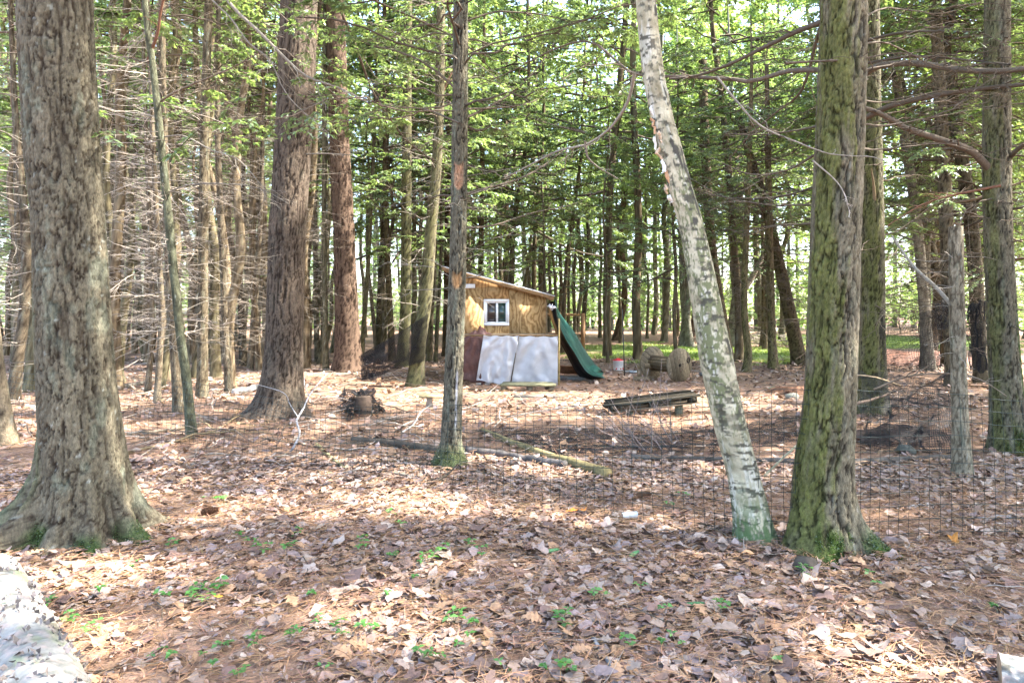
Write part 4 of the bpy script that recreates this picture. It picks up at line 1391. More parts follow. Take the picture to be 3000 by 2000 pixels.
def maple_leaf(n=17):
    a = np.linspace(-PI, PI, n, endpoint=False)
    lob = np.abs(np.cos(a * 2.5)) ** 0.8
    r = (0.30 + 0.24 * lob) * (1 + 0.22 * np.cos(a)) * rng.uniform(0.82, 1.15, n)
    V = np.vstack([[0, 0], np.c_[np.cos(a) * r, np.sin(a) * r * 0.9]])
    k = np.arange(n)
    return V, np.c_[np.zeros(n, int), 1 + k, 1 + (k + 1) % n]


def ovate_leaf(n=6):
    t = np.linspace(0, 1, n)
    w = np.maximum(np.sin(np.pi * t ** 0.8) * 0.26 * rng.uniform(0.8, 1.15, n), 0.01)
    V = np.vstack([np.c_[t - 0.5, 0 * t], np.c_[t - 0.5, w], np.c_[t - 0.5, -w * rng.uniform(0.8, 1.1, n)]])
    i = np.arange(n - 1)
    return V, np.vstack([np.c_[i, i + 1, n + i + 1, n + i], np.c_[i + 1, i, 2 * n + i, 2 * n + i + 1]])


def mid_leaf():
    V = np.array([[-.5, 0], [0, 0], [.5, 0], [-.2, .3], [.12, .22], [.25, .34], [-.2, -.3], [.12, -.22], [.25, -.34]], float)
    return V, np.array([[0, 1, 4, 3], [1, 2, 5, 4], [1, 0, 6, 7], [2, 1, 7, 8]])


LEAF_COL = np.array([[0.29, 0.20, 0.15], [0.34, 0.25, 0.195], [0.24, 0.155, 0.12], [0.40, 0.31, 0.25], [0.17, 0.105, 0.085], [0.31, 0.235, 0.205], [0.27, 0.20, 0.185], [0.31, 0.185, 0.105]])


def litter(mb, shape, n_pts, size, zlift, tilt):
    V2, Fc = shape
    n = len(n_pts)
    nv = len(V2)
    s = size
    ca, cb, ct = rng.normal(0.0, 0.42, (3, n))
    x, y = V2[:, 0][None], V2[:, 1][None]
    z = ca[:, None] * x ** 2 + np.abs(cb[:, None]) * 1.6 * y ** 2 + ct[:, None] * x * y + rng.normal(0, 0.03, (n, nv))
    P = np.stack([np.broadcast_to(x, z.shape), np.broadcast_to(y, z.shape) * rng.uniform(0.75, 1.1, (n, 1)), z], -1) * s[:, None, None]
    yaw = rng.uniform(0, 2 * PI, n)
    c, sn = np.cos(yaw)[:, None], np.sin(yaw)[:, None]
    P = np.stack([P[..., 0] * c - P[..., 1] * sn, P[..., 0] * sn + P[..., 1] * c, P[..., 2]], -1)
    tx, ty = rng.normal(0, tilt, (2, n))
    P[..., 2] += P[..., 0] * tx[:, None] + P[..., 1] * ty[:, None]
    P += n_pts[:, None]
    low = P[..., 2].min(1) - gz(n_pts[:, 0], n_pts[:, 1])
    P[..., 2] += (zlift - np.minimum(low, 0) * 0.75)[:, None]
    col = LEAF_COL[rng.integers(0, len(LEAF_COL), n)] * rng.uniform(0.62, 1.18, (n, 1))
    Fa = (Fc[None] + (np.arange(n) * nv)[:, None, None]).reshape(-1, Fc.shape[1])
    mb.add(P.reshape(-1, 3), Fa, np.repeat(col, nv, axis=0))


def scatter(density, d0, d1, wide=0.95, mask=None):
    n = int(density * wide * (d1 ** 2 - d0 ** 2))
    d = np.sqrt(rng.uniform(d0 ** 2, d1 ** 2, n))
    x = rng.uniform(-wide, wide, n) * d
    if mask is not None:
        k = rng.uniform(0, 1, n) < mask(x, d)
        x, d = x[k], d[k]
    return np.stack([x, d, gz(x, d) + 0.008], -1)


def leafy(x, y):
    """where broad leaves lie thick: less under the pines, more near the fence"""
    return 0.25 + 0.75 * sstep(0.38, 0.6, fbm(x / 1.1 + 3, y / 1.1, 0 * x, 2, 61) + 0.16 * sstep(-2.5, 1.5, x))


mb = MB()
for sh, dens in ((oak_leaf(9), 36), (oak_leaf(7), 45), (maple_leaf(13), 40), (maple_leaf(13), 40), (maple_leaf(11), 40), (ovate_leaf(5), 65), (ovate_leaf(5), 65), (mid_leaf(), 95)):
    p = scatter(dens, 2.3, 7.5, mask=leafy)
    litter(mb, sh, p, 0.04 + 0.085 * rng.beta(1.5, 2.4, len(p)), rng.uniform(0, 0.022, len(p)), 0.17)
for _ in range(4):             # torn scraps
    fr_ = (np.array([[-.5, 0], [0.1, -.35], [.5, 0.05], [0, .3]]) + rng.normal(0, 0.08, (4, 2)), np.array([[0, 1, 2, 3]]))
    p = scatter(130, 2.3, 7.0)
    litter(mb, fr_, p, rng.uniform(0.012, 0.045, len(p)), rng.uniform(0, 0.03, len(p)), 0.3)
for sh, dens in ((maple_leaf(11), 14), (maple_leaf(11), 14), (ovate_leaf(4), 22)):
    p = scatter(dens, 7.5, 13, mask=leafy)
    litter(mb, sh, p, rng.uniform(0.05, 0.13, len(p)), rng.uniform(0, 0.025, len(p)), 0.3)
p = scatter(18, 13, 24, 0.9)
litter(mb, mid_leaf(), p, rng.uniform(0.06, 0.15, len(p)), rng.uniform(0, 0.025, len(p)), 0.3)
o = mb.build('leaf_litter', 'litter', ground)
o['kind'] = 'stuff'

mb = MB()                      # pine needles
for dens, d0, d1, w in ((1100, 2.3, 6.0, 0.0014), (260, 6, 11, 0.0022), (60, 11, 17, 0.0035)):
    p = scatter(dens, d0, d1)
    n = len(p)
    yaw = rng.normal(0.35, 0.9, n)
    L = rng.uniform(0.07, 0.15, n) * (1 if d0 < 6 else 1.25)
    d = np.stack([np.cos(yaw), np.sin(yaw), rng.normal(0, 0.12, n)], -1)
    bend = np.stack([-np.sin(yaw), np.cos(yaw), 0 * yaw], -1) * rng.normal(0, 0.012, (n, 1))
    lift = rng.uniform(0.008, 0.05, n)
    p[:, 2] += lift
    P = np.stack([p - d * L[:, None] / 2, p + bend + np.array([0, 0, 0.004]), p + d * L[:, None] / 2], 1)
    if d0 >= 6:
        P = P[:, [0, 2]]
    col = np.array([0.28, 0.16, 0.09]) * rng.uniform(0.6, 1.35, (n, 1)) * np.array([1, 1, 1]) + rng.normal(0, 0.01, (n, 3))
    mb.ribbons(P, w, np.clip(col, 0.03, 0.7))
o = mb.build('pine_needles', 'needle', ground)
o['kind'] = 'stuff'

# the three hundred fallen leaves that show largest
lv = []
for k in range(24):
    m_ = MB()
    litter(m_, oak_leaf(11) if k % 3 == 0 else (maple_leaf() if k % 3 == 1 else ovate_leaf(8)), np.zeros((1, 3)), np.array([0.112]), np.array([0.0]), 0.12)
    V = m_.v[0]
    V -= V.mean(0)
    V[:, 2] -= V[:, 2].min()
    me = m_.mesh('leaf')
    me.materials.append(M['litter'])
    lv.append(me)
nl = 0
while nl < 300:
    d = math.sqrt(rng.uniform(2.9 ** 2, 5.0 ** 2))
    x = rng.uniform(-0.77, 0.77) * d
    if rng.uniform() > leafy(np.array([x]), np.array([d]))[0]:
        continue
    q = link('leaf', lv[nl % 24], ground)
    q.location = (x, d, float(gz(x, d)) + rng.uniform(0.02, 0.045))
    q.rotation_euler = (rng.normal(0, 0.22), rng.normal(0, 0.22), rng.uniform(0, 6.28))
    s = rng.uniform(0.75, 1.25)
    q.scale = (s, s, s)
    nl += 1

mb = MB()                      # lawn
for cx, cy, rx, ry in LAWNS:
    n = 26000
    a, r = rng.uniform(0, 2 * PI, n), np.sqrt(rng.uniform(0, 1, n))
    x, y = cx + np.cos(a) * r * rx, cy + np.sin(a) * r * ry
    k = fbm(x / 2.2, y / 2.2, 0 * x, 3, 66) > 0.30 + 0.30 * r ** 2
    x, y = x[k], y[k]
    n = len(x)
    p = np.stack([x, y, gz(x, y)], -1)
    dd = nrm(np.stack([rng.normal(0, 0.5, n), rng.normal(0, 0.5, n), np.ones(n)], -1))
    up = nrm(rng.normal(0, 1, (n, 3)))
    mb.leaves(p, dd, up, rng.uniform(0.05, 0.13, n), rng.uniform(0.02, 0.05, n), green(n, np.array([0.15, 0.22, 0.045]), np.array([0.30, 0.40, 0.12])))
tag(mb.build('grass', 'grass_blade'), 'short mossy green grass of the clearings', 'grass', kind='stuff')

# ------------------------------------------------------------------ the cabin
DW = 16.1                                    # distance of its window wall
def wx(px): return (px - CX) / F * DW
def wz(py): return CAM_H - (py - HY) / F * DW


xl, xr = wx(1334), wx(1599)
roof_z = lambda x: wz(786) + (wz(872) - wz(786)) * (x - wx(1297)) / (wx(1622) - wx(1297))
cab = empty('cabin', (0, DW, float(gz(0, DW))), 'small plywood cabin with slanting roof and white window', 'cabin')
cab0 = np.array(cab.location)


def prism(mb, poly, y0, y1, col=(0.5, 0.5, 0.5)):
    """polygon in x,z pushed from y0 to y1"""
    p = np.array(poly, float)
    n = len(p)
    V = np.vstack([np.c_[p[:, 0], np.full(n, y0), p[:, 1]], np.c_[p[:, 0], np.full(n, y1), p[:, 1]]])
    i = np.arange(n)
    mb.add(V, [np.arange(n)[None], (np.arange(n)[::-1] + n)[None], np.c_[i, i + n, (i + 1) % n + n, (i + 1) % n]], col)
    return mb


def part(parent, name, mat, *polys, label=None, origin=None):
    m_ = MB()
    for p in polys:
        prism(m_, *p)
    o = m_.build(name, mat, parent, cab0 if origin is None else origin)
    if label:
        o['label'] = label
    return o


TH_ = 0.016
gap = 0.003
zs_, zt, zb = wz(842), wz(877), wz(953)
wl, wr = wx(1418), wx(1491)
zf = 0.45
xs_ = rl_ = wx(1297) + (zs_ - wz(786)) / (wz(872) - wz(786)) * (wx(1622) - wx(1297))     # where the sheet seam meets the roof slope
part(cab, 'plywood_sheet', 'plywood', ([(xl, zs_ + gap), (xs_ - 0.01, zs_ + gap), (xl, roof_z(xl))], DW, DW + TH_))
part(cab, 'plywood_sheet', 'plywood', ([(xl, zf), (wl, zf), (wl, zs_), (xl, zs_)], DW + 0.001, DW + TH_))
part(cab, 'plywood_sheet', 'plywood', ([(wr + gap, zf), (xr, zf), (xr, roof_z(xr)), (xs_, zs_), (wr + gap, zs_)], DW + 0.0005, DW + TH_))
part(cab, 'plywood_sheet', 'plywood', ([(wl + gap, zt - 0.01), (wr, zt - 0.01), (wr, zs_), (wl + gap, zs_)], DW, DW + TH_))
part(cab, 'plywood_sheet', 'plywood', ([(wl + gap, zf), (wr, zf), (wr, zb + 0.01), (wl + gap, zb + 0.01)], DW, DW + TH_))
DB = DW + 2.6
m_ = MB().box((xl, DW + TH_ + 0.002, zf), (xl + 0.016, DB, roof_z(xl) - 0.01)).box((xr - 0.016, DW + TH_ + 0.002, zf), (xr, DB, roof_z(xr) - 0.01))
m_.build('side_wall', 'plywood', cab, cab0)
part(cab, 'back_wall', 'plywood', ([(xl, zf), (xr, zf), (xr, roof_z(xr)), (xl, roof_z(xl))], DB + 0.002, DB + 0.018))
m_ = MB().box((xl, DW + 0.02, zf - 0.14), (xr, DB, zf - 0.004))
m_.build('floor_frame', 'lumber', cab, cab0)
for x in (xl + 0.06, xr - 0.16):
    for y in (DW + 0.1, DB - 0.2):
        MB().box((x, y, -0.1), (x + 0.12, y + 0.12, zf - 0.142)).build('post', 'lumber', cab, cab0)
part(cab, 'corner_trim', 'lumber', ([(xr + 0.001, zf), (xr + 0.032, zf), (xr + 0.032, roof_z(xr) - 0.02), (xr + 0.001, roof_z(xr) - 0.01)], DW - 0.008, DW + 0.08))
# roof: rafters, deck, fascia, shingles, drip edge
rl, rr_ = wx(1297), wx(1623)
def rz(x, o): return roof_z(x) + o
ro = part(cab, 'roof', 'lumber', ([(rl, rz(rl, 0.006)), (rr_, rz(rr_, 0.006)), (rr_, rz(rr_, 0.03)), (rl, rz(rl, 0.03))], DW - 0.14, DB + 0.15))
part(ro, 'fascia', 'lumber', ([(rl, rz(rl, -0.05)), (rr_ - 0.04, rz(rr_, -0.05)), (rr_, rz(rr_, 0.028)), (rl, rz(rl, 0.028))], DW - 0.165, DW - 0.142))
part(ro, 'drip_edge', 'drip_edge', ([(rl - 0.01, rz(rl, 0.032)), (rr_ + 0.01, rz(rr_, 0.032)), (rr_ + 0.01, rz(rr_, 0.05)), (rl - 0.01, rz(rl, 0.05))], DW - 0.175, DW - 0.02))
nb = 15
for k in range(nb):
    xa, xb = rl + (rr_ - rl) * k / nb, rl + (rr_ - rl) * (k + 1.15) / nb
    part(ro, 'shingle', 'shingle', ([(xa, rz(xa, 0.054 + 0.006)), (min(xb, rr_ + 0.02), rz(xb, 0.064)), (min(xb, rr_ + 0.02), rz(xb, 0.074)), (xa, rz(xa, 0.064))], DW - 0.19 + 0.01 * (k % 2), DB + 0.16))
part(ro, 'rafter_tail', 'lumber', ([(xr + 0.034, rz(xr, -0.10)), (rr_ - 0.02, rz(rr_, -0.075)), (rr_ - 0.01, rz(rr_, 0.004)), (xr + 0.034, rz(xr, 0.002))], DW - 0.13, DW - 0.09))
part(ro, 'rafter_tail', 'lumber', ([(rl + 0.02, rz(rl, -0.07)), (xl - 0.002, rz(xl, -0.09)), (xl - 0.002, rz(xl, 0.002)), (rl + 0.01, rz(rl, 0.004))], DW - 0.13, DW - 0.09))
for k, x in enumerate(np.linspace(0.15, 0.85, 5)):   # torn roofing felt curls
    pass
# window
wn_ = part(cab, 'window', 'vinyl_white', ([(wl - 0.006, zb - 0.004), (wr + 0.006, zb - 0.004), (wr + 0.006, zb + 0.055), (wl - 0.006, zb + 0.055)], DW - 0.03, DW + 0.05),
           ([(wl - 0.006, zt - 0.055), (wr + 0.006, zt - 0.055), (wr + 0.006, zt + 0.004), (wl - 0.006, zt + 0.004)], DW - 0.03, DW + 0.05),
           ([(wl - 0.006, zb + 0.056), (wl + 0.05, zb + 0.056), (wl + 0.05, zt - 0.056), (wl - 0.006, zt - 0.056)], DW - 0.03, DW + 0.05),
           ([(wr - 0.05, zb + 0.056), (wr + 0.006, zb + 0.056), (wr + 0.006, zt - 0.056), (wr - 0.05, zt - 0.056)], DW - 0.03, DW + 0.05))
wm = 0.5 * (wl + wr)
def ring(x0, x1, z0, z1, t, y0, y1):
    return [([(x0, z0), (x1, z0), (x1, z0 + t), (x0, z0 + t)], y0, y1), ([(x0, z1 - t), (x1, z1 - t), (x1, z1), (x0, z1)], y0, y1),
            ([(x0, z0 + t), (x0 + t, z0 + t), (x0 + t, z1 - t), (x0, z1 - t)], y0, y1), ([(x1 - t, z0 + t), (x1, z0 + t), (x1, z1 - t), (x1 - t, z1 - t)], y0, y1)]


part(wn_, 'sash', 'vinyl_white', *ring(wl + 0.052, wm + 0.012, zb + 0.058, zt - 0.058, 0.024, DW - 0.012, DW + 0.03))
part(wn_, 'sash', 'vinyl_white', *ring(wm + 0.013, wr - 0.052, zb + 0.058, zt - 0.058, 0.026, DW - 0.004, DW + 0.034))
part(wn_, 'pane', 'screen_pane', ([(wl + 0.07, zb + 0.07), (wm + 0.0, zb + 0.07), (wm + 0.0, zt - 0.07), (wl + 0.07, zt - 0.07)], DW + 0.006, DW + 0.012), label='dark screened pane')
part(wn_, 'pane', 'glass_pane', ([(wm + 0.03, zb + 0.07), (wr - 0.07, zb + 0.07), (wr - 0.07, zt - 0.07), (wm + 0.03, zt - 0.07)], DW + 0.012, DW + 0.018), label='glossy pane with its green reflection painted in')
# louvred vent
vt = part(cab, 'vent', 'vinyl_white', ([(wx(1362), wz(844)), (wx(1392), wz(844)), (wx(1392), wz(832)), (wx(1362), wz(832))], DW - 0.02, DW - 0.002))
for k in range(3):
    z = wz(842) + k * 0.026
    part(vt, 'louvre', 'vinyl_white', ([(wx(1364), z), (wx(1390), z), (wx(1390), z + 0.014), (wx(1364), z + 0.014)], DW - 0.028, DW - 0.021))

# ------------------------------------------------------------------ the pen of lumber in front of the cabin
DP = 15.1
def qx(px): return (px - CX) / F * DP
def qz(py): return CAM_H - (py - HY) / F * DP


pl, pr, pt = qx(1352), qx(1634), qz(984)
g0 = float(gz(0.5, DP))
pen = empty('animal_pen', (0, DP, g0), 'low lumber pen frame wrapped in sheets below the cabin window', 'pen')
p0 = np.array(pen.location)
for x in (pl, 0.5 * (pl + pr), pr - 0.045):
    MB().box((x, DP + 0.01, g0 - 0.05), (x + 0.045, DP + 0.055, pt - 0.006), jit=0.003).build('post', 'lumber', pen, p0)
for x in (pl, pr - 0.045):
    MB().box((x, DW - 0.10, g0 - 0.05), (x + 0.045, DW - 0.055, pt - 0.006), jit=0.003).build('post', 'lumber', pen, p0)
MB().box((pl, DP + 0.008, pt - 0.005), (pr, DP + 0.06, pt + 0.03), jit=0.003).build('top_rail', 'lumber', pen, p0)
MB().box((pl, DW - 0.10, pt - 0.005), (pr, DW - 0.05, pt + 0.03), jit=0.003).build('top_rail', 'lumber', pen, p0)
for k in range(4):
    y = DP + 0.09 + k * 0.19
    MB().box((pl, y, pt + 0.0), (pr - 0.02 * (k % 2), y + 0.16, pt + 0.02), (0.17, 0.14, 0.10), 0.004).build('lid_board', 'old_wood', pen, p0)
q = MB().tubes(np.array([U(1637, 1128, DP - 0.02), U(1638, 1030, DP - 0.02), U(1638, 932, DP - 0.02)]), np.array([0.022, 0.021, 0.018]), 6, (0.40, 0.30, 0.13), True)
q.build('stick_post', 'old_wood', pen, p0)


shadow_strip = MB().tubes(np.array([U(1520, 984, DP - 0.10), U(1512, 1030, DP - 0.10), U(1495, 1129, DP - 0.10)]), np.array([0.012, 0.012, 0.012]), 4, (0.13, 0.11, 0.085), True)  # dark strip in place of the shadow along the sheet's edge
shadow_strip.build('seam_shadow_strip', 'old_wood', pen, p0)


def drape(name, label, mat, cat, corners, nu, nv, wave, yb, seed, parent=None, thick=True, hem=0.012, waves=9.0):
    """a hanging sheet: corners px at top-left, top-right, bottom-right, bottom-left"""
    tl, tr, br, bl = [np.array(c, float) for c in corners]
    u, v = np.meshgrid(np.linspace(0, 1, nu), np.linspace(0, 1, nv))
    P = ((1 - u) * (1 - v))[..., None] * tl + (u * (1 - v))[..., None] * tr + (u * v)[..., None] * br + ((1 - u) * v)[..., None] * bl
    a = fbm(u * waves * 0.35 + seed, v * 2 + seed, 0 * u, 3, seed)
    fold = np.sin((u * waves + 3.2 * (a - 0.5) + v * 0.8) * 2 * PI * 0.5)
    sag = np.sin(u * PI) * np.sin(v * PI)
    fan = np.sin((np.arctan2(v + 0.15, u - 0.62) * 11 + 5 * (a - 0.5))) * sstep(0.05, 0.5, np.hypot(u - 0.62, v))
    dimple = fbm(u * 3 + v * 2, v * 4 - u * 3, 0 * u, 2, seed + 3) - 0.5
    off = wave * (0.25 + v) * fold * 0.5 + wave * 0.8 * dimple + wave * 0.8 * fan * (1 - 0.6 * v) + 0.02 * sag
    P[..., 1] = yb - np.abs(wave) * 1.2 - off
    P[..., 2] += np.where(v > 0.99, hem * np.sin(u * 17 + seed), 0) - 0.02 * (1 - v) * np.sin(u * PI * 3) ** 2
    V = P.reshape(-1, 3)
    i = (np.arange(nv - 1)[:, None] * nu + np.arange(nu - 1)[None]).ravel()
    m2 = MB().add(V, np.c_[i, i + nu, i + nu + 1, i + 1])
    base = np.array([P[..., 0].mean(), yb, P[..., 2].min()])
    o = m2.build(name, mat, None, base, True)
    o.location = base
    if thick:
        md = o.modifiers.new('thickness', 'SOLIDIFY')
        md.thickness = 0.004
    return tag(o, label, cat)


drape('tarp', 'dark brown tarp hanging over the pen behind the slim scarred tree', 'tarp_brown', 'tarp',
      [U(1350, 984, DP), U(1420, 984, DP), U(1424, 1128, DP), U(1348, 1110, DP)], 40, 40, 0.030, DP + 0.004, 3, waves=5)
drape('plastic_sheet', 'white plastic sheet slung over the pen beside the brown tarp, lower corner flared out', 'plastic_sheet', 'sheet',
      [U(1417, 982, DP), U(1521, 983, DP), U(1494, 1130, DP), U(1396, 1112, DP)], 70, 60, 0.055, DP - 0.035, 5, waves=5)
drape('plastic_sheet', 'greyer plastic sheet stretched over the pen beside the stick post', 'plastic_sheet', 'sheet',
      [U(1512, 984, DP), U(1634, 985, DP), U(1633, 1128, DP), U(1492, 1127, DP)], 70, 60, 0.036, DP - 0.002, 8, waves=4)
# the crumpled end of the brown tarp on the pen's lid
uu, vv = np.meshgrid(np.linspace(-1, 1, 28), np.linspace(-1, 1, 18))
hh = np.clip(1 - np.abs(uu) ** 2.6, 0, 1) * np.clip(1 - vv ** 2, 0, 1) ** 0.5 * (0.03 + 0.30 * np.abs(fbm(uu * 2.2 + 4, vv * 1.6, 0 * uu, 3, 12) - 0.45) + 0.10 * sstep(0.5, 0.1, np.abs(uu - 0.15)))
Vx = np.stack([qx(1403) + uu * 0.27, DP + 0.45 + vv * 0.3, pt + 0.03 + hh], -1).reshape(-1, 3)
i = (np.arange(17)[:, None] * 28 + np.arange(27)[None]).ravel()
o = MB().add(Vx, np.c_[i, i + 1, i + 29, i + 28]).build('tarp_bundle', 'tarp_brown', None, (qx(1403), DP + 0.45, pt + 0.025), True)
o.location = (qx(1403), DP + 0.45, pt + 0.025)
tag(o, 'crumpled brown tarp lump lying on the pen lid under the window', 'tarp')

# green tarp from the eave to the ground
A = [(1603, 889, 16.6), (1614, 935, 16.6), (1634, 985, 16.6), (1660, 1040, 16.5), (1690, 1094, 16.4), (1712, 1112, 16.3)]
B = [(1625, 880, 15.9), (1637, 945, 15.8), (1656, 990, 15.7), (1686, 1038, 15.6), (1722, 1092, 15.6), (1772, 1108, 15.6)]
Cc = [(1628, 878, 16.1), (1640, 916, 16.6), (1680, 968, 17.0), (1715, 1026, 17.2), (1742, 1064, 17.2), (1764, 1086, 17.3)]
tp = empty('tarp', U(1690, 1105, 16.2), 'green tarp with black underside sloping from the cabin eave to the ground', 'tarp')
tp0 = np.array(tp.location)


def loft(c1, c2, n, m, wave, seed, bulge):
    a, b = (smooth_curve(np.array([U(*q_) for q_ in c]), n) for c in (c1, c2))
    u = np.linspace(0, 1, m)[None, :, None]
    P = a[:, None] * (1 - u) + b[:, None] * u
    t = np.linspace(0, 1, n)[:, None]
    uu_ = np.linspace(0, 1, m)[None]
    k = fbm(uu_ * 5 + seed + 0 * t, t * 2.5 + 0 * uu_, 0 * t * uu_, 3, seed) - 0.5
    P[..., 0] += wave * (k * 2 + 0.6 * np.sin(uu_ * 9 + t * 2)) * np.sin(uu_ * PI)
    P[..., 2] += bulge * np.sin(uu_ * PI) * np.sin(t * PI)
    i = (np.arange(n - 1)[:, None] * m + np.arange(m - 1)[None]).ravel()
    return P.reshape(-1, 3), np.c_[i, i + 1, i + m + 1, i + m]


MB().add(*loft(A, B, 40, 16, 0.03, 2, 0)).build('black_underside', 'tarp_black', tp, tp0, True)
MB().add(*loft(B, Cc, 40, 20, 0.045, 4, 0.03)).build('green_side', 'tarp_green', tp, tp0, True)
fl = [(1730, 1062, 17.0), (1758, 1080, 16.8), (1764, 1092, 16.7)], [(1722, 1092, 15.65), (1742, 1098, 15.9), (1763, 1090, 16.6)]
MB().add(*loft(fl[0], fl[1], 16, 12, 0.04, 6, 0.09)).build('folded_hem', 'tarp_green', tp, tp0, True)
# white cord knot where the tarp is tied
m_ = MB()
for k in range(7):
    a = rng.normal(0, 0.05, (4, 3)) + U(1617, 899, 15.85)
    m_.tubes(smooth_curve(a, 10), np.full(10, 0.008), 5, (0.7, 0.7, 0.74), True)
m_.build('tie', 'paint', tp, tp0)

# low step of boards
dS = 14.0
st = empty('wooden_step', G(1546, 1150), 'low grey green plank step on the ground before the plastic sheets', 'step')
s0 = np.array(st.location)
xa, xb = (1464 - CX) / F * dS, (1628 - CX) / F * dS
for k in range(4):
    MB().box((xa + 0.02 * k, dS - 0.22 + k * 0.145, s0[2] + 0.10), (xb - 0.015 * k, dS - 0.09 + k * 0.145, s0[2] + 0.14), (0.15, 0.145, 0.088), 0.004).build('plank', 'old_wood', st, s0)
for x in (xa + 0.03, 0.5 * (xa + xb), xb - 0.15):
    MB().box((x, dS - 0.19, s0[2] - 0.04), (x + 0.1, dS + 0.33, s0[2] + 0.097), (0.15, 0.125, 0.085), 0.004).build('bearer', 'old_wood', st, s0)
for k, (px, py, w, lb) in enumerate([(1416, 1128, 0.16, 'small pale brick lying by the foot of the brown tarp'), (1575, 1168, 0.45, 'short grey board lying flat before the plank step'), (1420, 1147, 0.34, 'dark board lying flat beside the slim scarred tree')]):
    g = G(px, py)
    o = MB().box((-w, -0.05, 0), (w, 0.05, 0.05), [(0.42, 0.40, 0.36), (0.22, 0.19, 0.15), (0.09, 0.07, 0.05)][k], 0.006).build(['brick', 'board', 'board'][k], 'old_wood')
    o.location = g
    o.rotation_euler = (0, 0, rng.normal(0, 0.1))
    tag(o, lb, ['brick', 'board', 'board'][k])
# tilted timber under the eave tarp
g = U(1650, 1086, 17.0)
tb = MB().box((-0.45, -0.07, -0.10), (0.5, 0.07, 0.10), (0.26, 0.13, 0.075), 0.006).build('timber', 'old_wood')
tb.location = g + np.array([0.15, 0.1, 0.02])
tb.rotation_euler = (0, math.radians(4), 0.1)
tag(tb, 'reddish timber beam lying under the green tarp', 'timber')
m_ = MB().box((-0.6, -0.3, 0), (0.6, 0.3, 0.06), (0.2, 0.2, 0.2), 0.01).build('flat_stone', 'stone')
m_.location = G(1660, 1110)
tag(m_, 'flat grey slab on the ground under the green tarp', 'stone')

# ------------------------------------------------------------------ cable spool
dF, Rf = 15.75, 0.41
yaw = math.radians(34)
fc = U(1990, 1069, dF)
nx_ = np.array([math.sin(yaw), -math.cos(yaw), 0.0])       # the spool's axis, towards the camera
tx_ = np.array([math.cos(yaw), math.sin(yaw), 0.0])
sp = empty('cable_spool', (fc[0], fc[1] + 0.3, float(gz(fc[0], fc[1]))), 'weathered wooden cable spool lying on its rims near the lawn', 'spool')
sp0 = np.array(sp.location)
fc[2] = sp0[2] + Rf - 0.015


def disc_planks(center, rot, nm):
    fl_ = empty(nm, (0, 0, 0), None, None)
    del_keys = [k for k in fl_.keys()]
    fl_.parent = sp
    n = 7
    e = np.linspace(-Rf, Rf, n + 1)
    ca, sa = math.cos(rot), math.sin(rot)
    for k in range(n):
        a, b = e[k] + 0.003, e[k + 1] - 0.003
        m = 10
        s = np.linspace(a, b, m)
        h = np.sqrt(np.maximum(Rf ** 2 - s ** 2, 0.0004)) * (1 - 0.01 * rng.uniform())
        o2 = np.vstack([np.c_[s, -h], np.c_[s[::-1], h[::-1]]])
        o2 = np.c_[o2[:, 0] * ca - o2[:, 1] * sa, o2[:, 0] * sa + o2[:, 1] * ca]
        t = 0.022 + 0.003 * rng.uniform()
        W3 = center + o2[:, :1] * tx_ + o2[:, 1:] * np.array([0, 0, 1.0])
        V = np.vstack([W3 + nx_ * t, W3 - nx_ * t])
        q_ = len(o2)
        j = np.arange(q_)
        col = np.array([0.17, 0.135, 0.09]) * rng.uniform(0.6, 1.3)
        MB().add(V, [np.arange(q_)[None], (np.arange(q_)[::-1] + q_)[None], np.c_[j, j + q_, (j + 1) % q_ + q_, (j + 1) % q_]], col).build('plank', 'old_wood', fl_, sp0)
    # rim band
    th = np.linspace(0, 2 * PI, 49)
    return fl_


Lsp = 0.86
disc_planks(fc, 0.25, 'flange')
disc_planks(fc - nx_ * Lsp, 0.9, 'flange')
dr = empty('drum', (0, 0, 0), None, None)
dr.parent = sp
for k in range(14):
    a0, a1_ = k / 14 * 2 * PI + 0.02, (k + 1) / 14 * 2 * PI - 0.02
    rr0 = 0.19
    V = []
    for r in (rr0, rr0 - 0.025):
        for s in (0.026, Lsp - 0.026):
            for a in (a0, a1_):
                V.append(fc - nx_ * s + tx_ * math.cos(a) * r + np.array([0, 0, math.sin(a) * r]))
    MB().add(np.array(V), np.array([[0, 1, 3, 2], [4, 6, 7, 5], [0, 4, 5, 1], [2, 3, 7, 6], [0, 2, 6, 4], [1, 5, 7, 3]]), np.array([0.12, 0.088, 0.052]) * rng.uniform(0.7, 1.3)).build('stave', 'old_wood', dr, sp0)
for k, (ox, oz, r) in enumerate([(0, 0, 0.042), (0.02, -0.14, 0.018), (-0.02, 0.13, 0.018), (0.10, 0.03, 0.014), (-0.09, -0.05, 0.014), (0.08, -0.1, 0.014), (-0.06, 0.08, 0.014)]):  # first disc is near black, standing for the shade inside the arbor hole
    c = fc + tx_ * ox + np.array([0, 0, oz]) + nx_ * 0.03
    a = np.linspace(0, 2 * PI, 15)[:-1]
    V = np.vstack([[c + nx_ * 0.001], c + tx_ * np.cos(a)[:, None] * r + np.array([0, 0, 1.0]) * np.sin(a)[:, None] * r])
    V = np.vstack([V, V - nx_ * 0.01])
    j = np.arange(14)
    MB().add(V, [np.c_[np.zeros(14, int), 1 + j, 1 + (j + 1) % 14], np.c_[1 + j, 16 + j, 16 + (j + 1) % 14, 1 + (j + 1) % 14]], (0.018, 0.014, 0.012) if k == 0 else (0.10, 0.055, 0.04)).build(['arbor_hole_shade', 'bolt'][k > 0], 'old_wood', sp, sp0)
a = np.linspace(0, 2 * PI, 17)
c = fc + tx_ * 0.28 + np.array([0, 0, 0.11]) + nx_ * 0.032
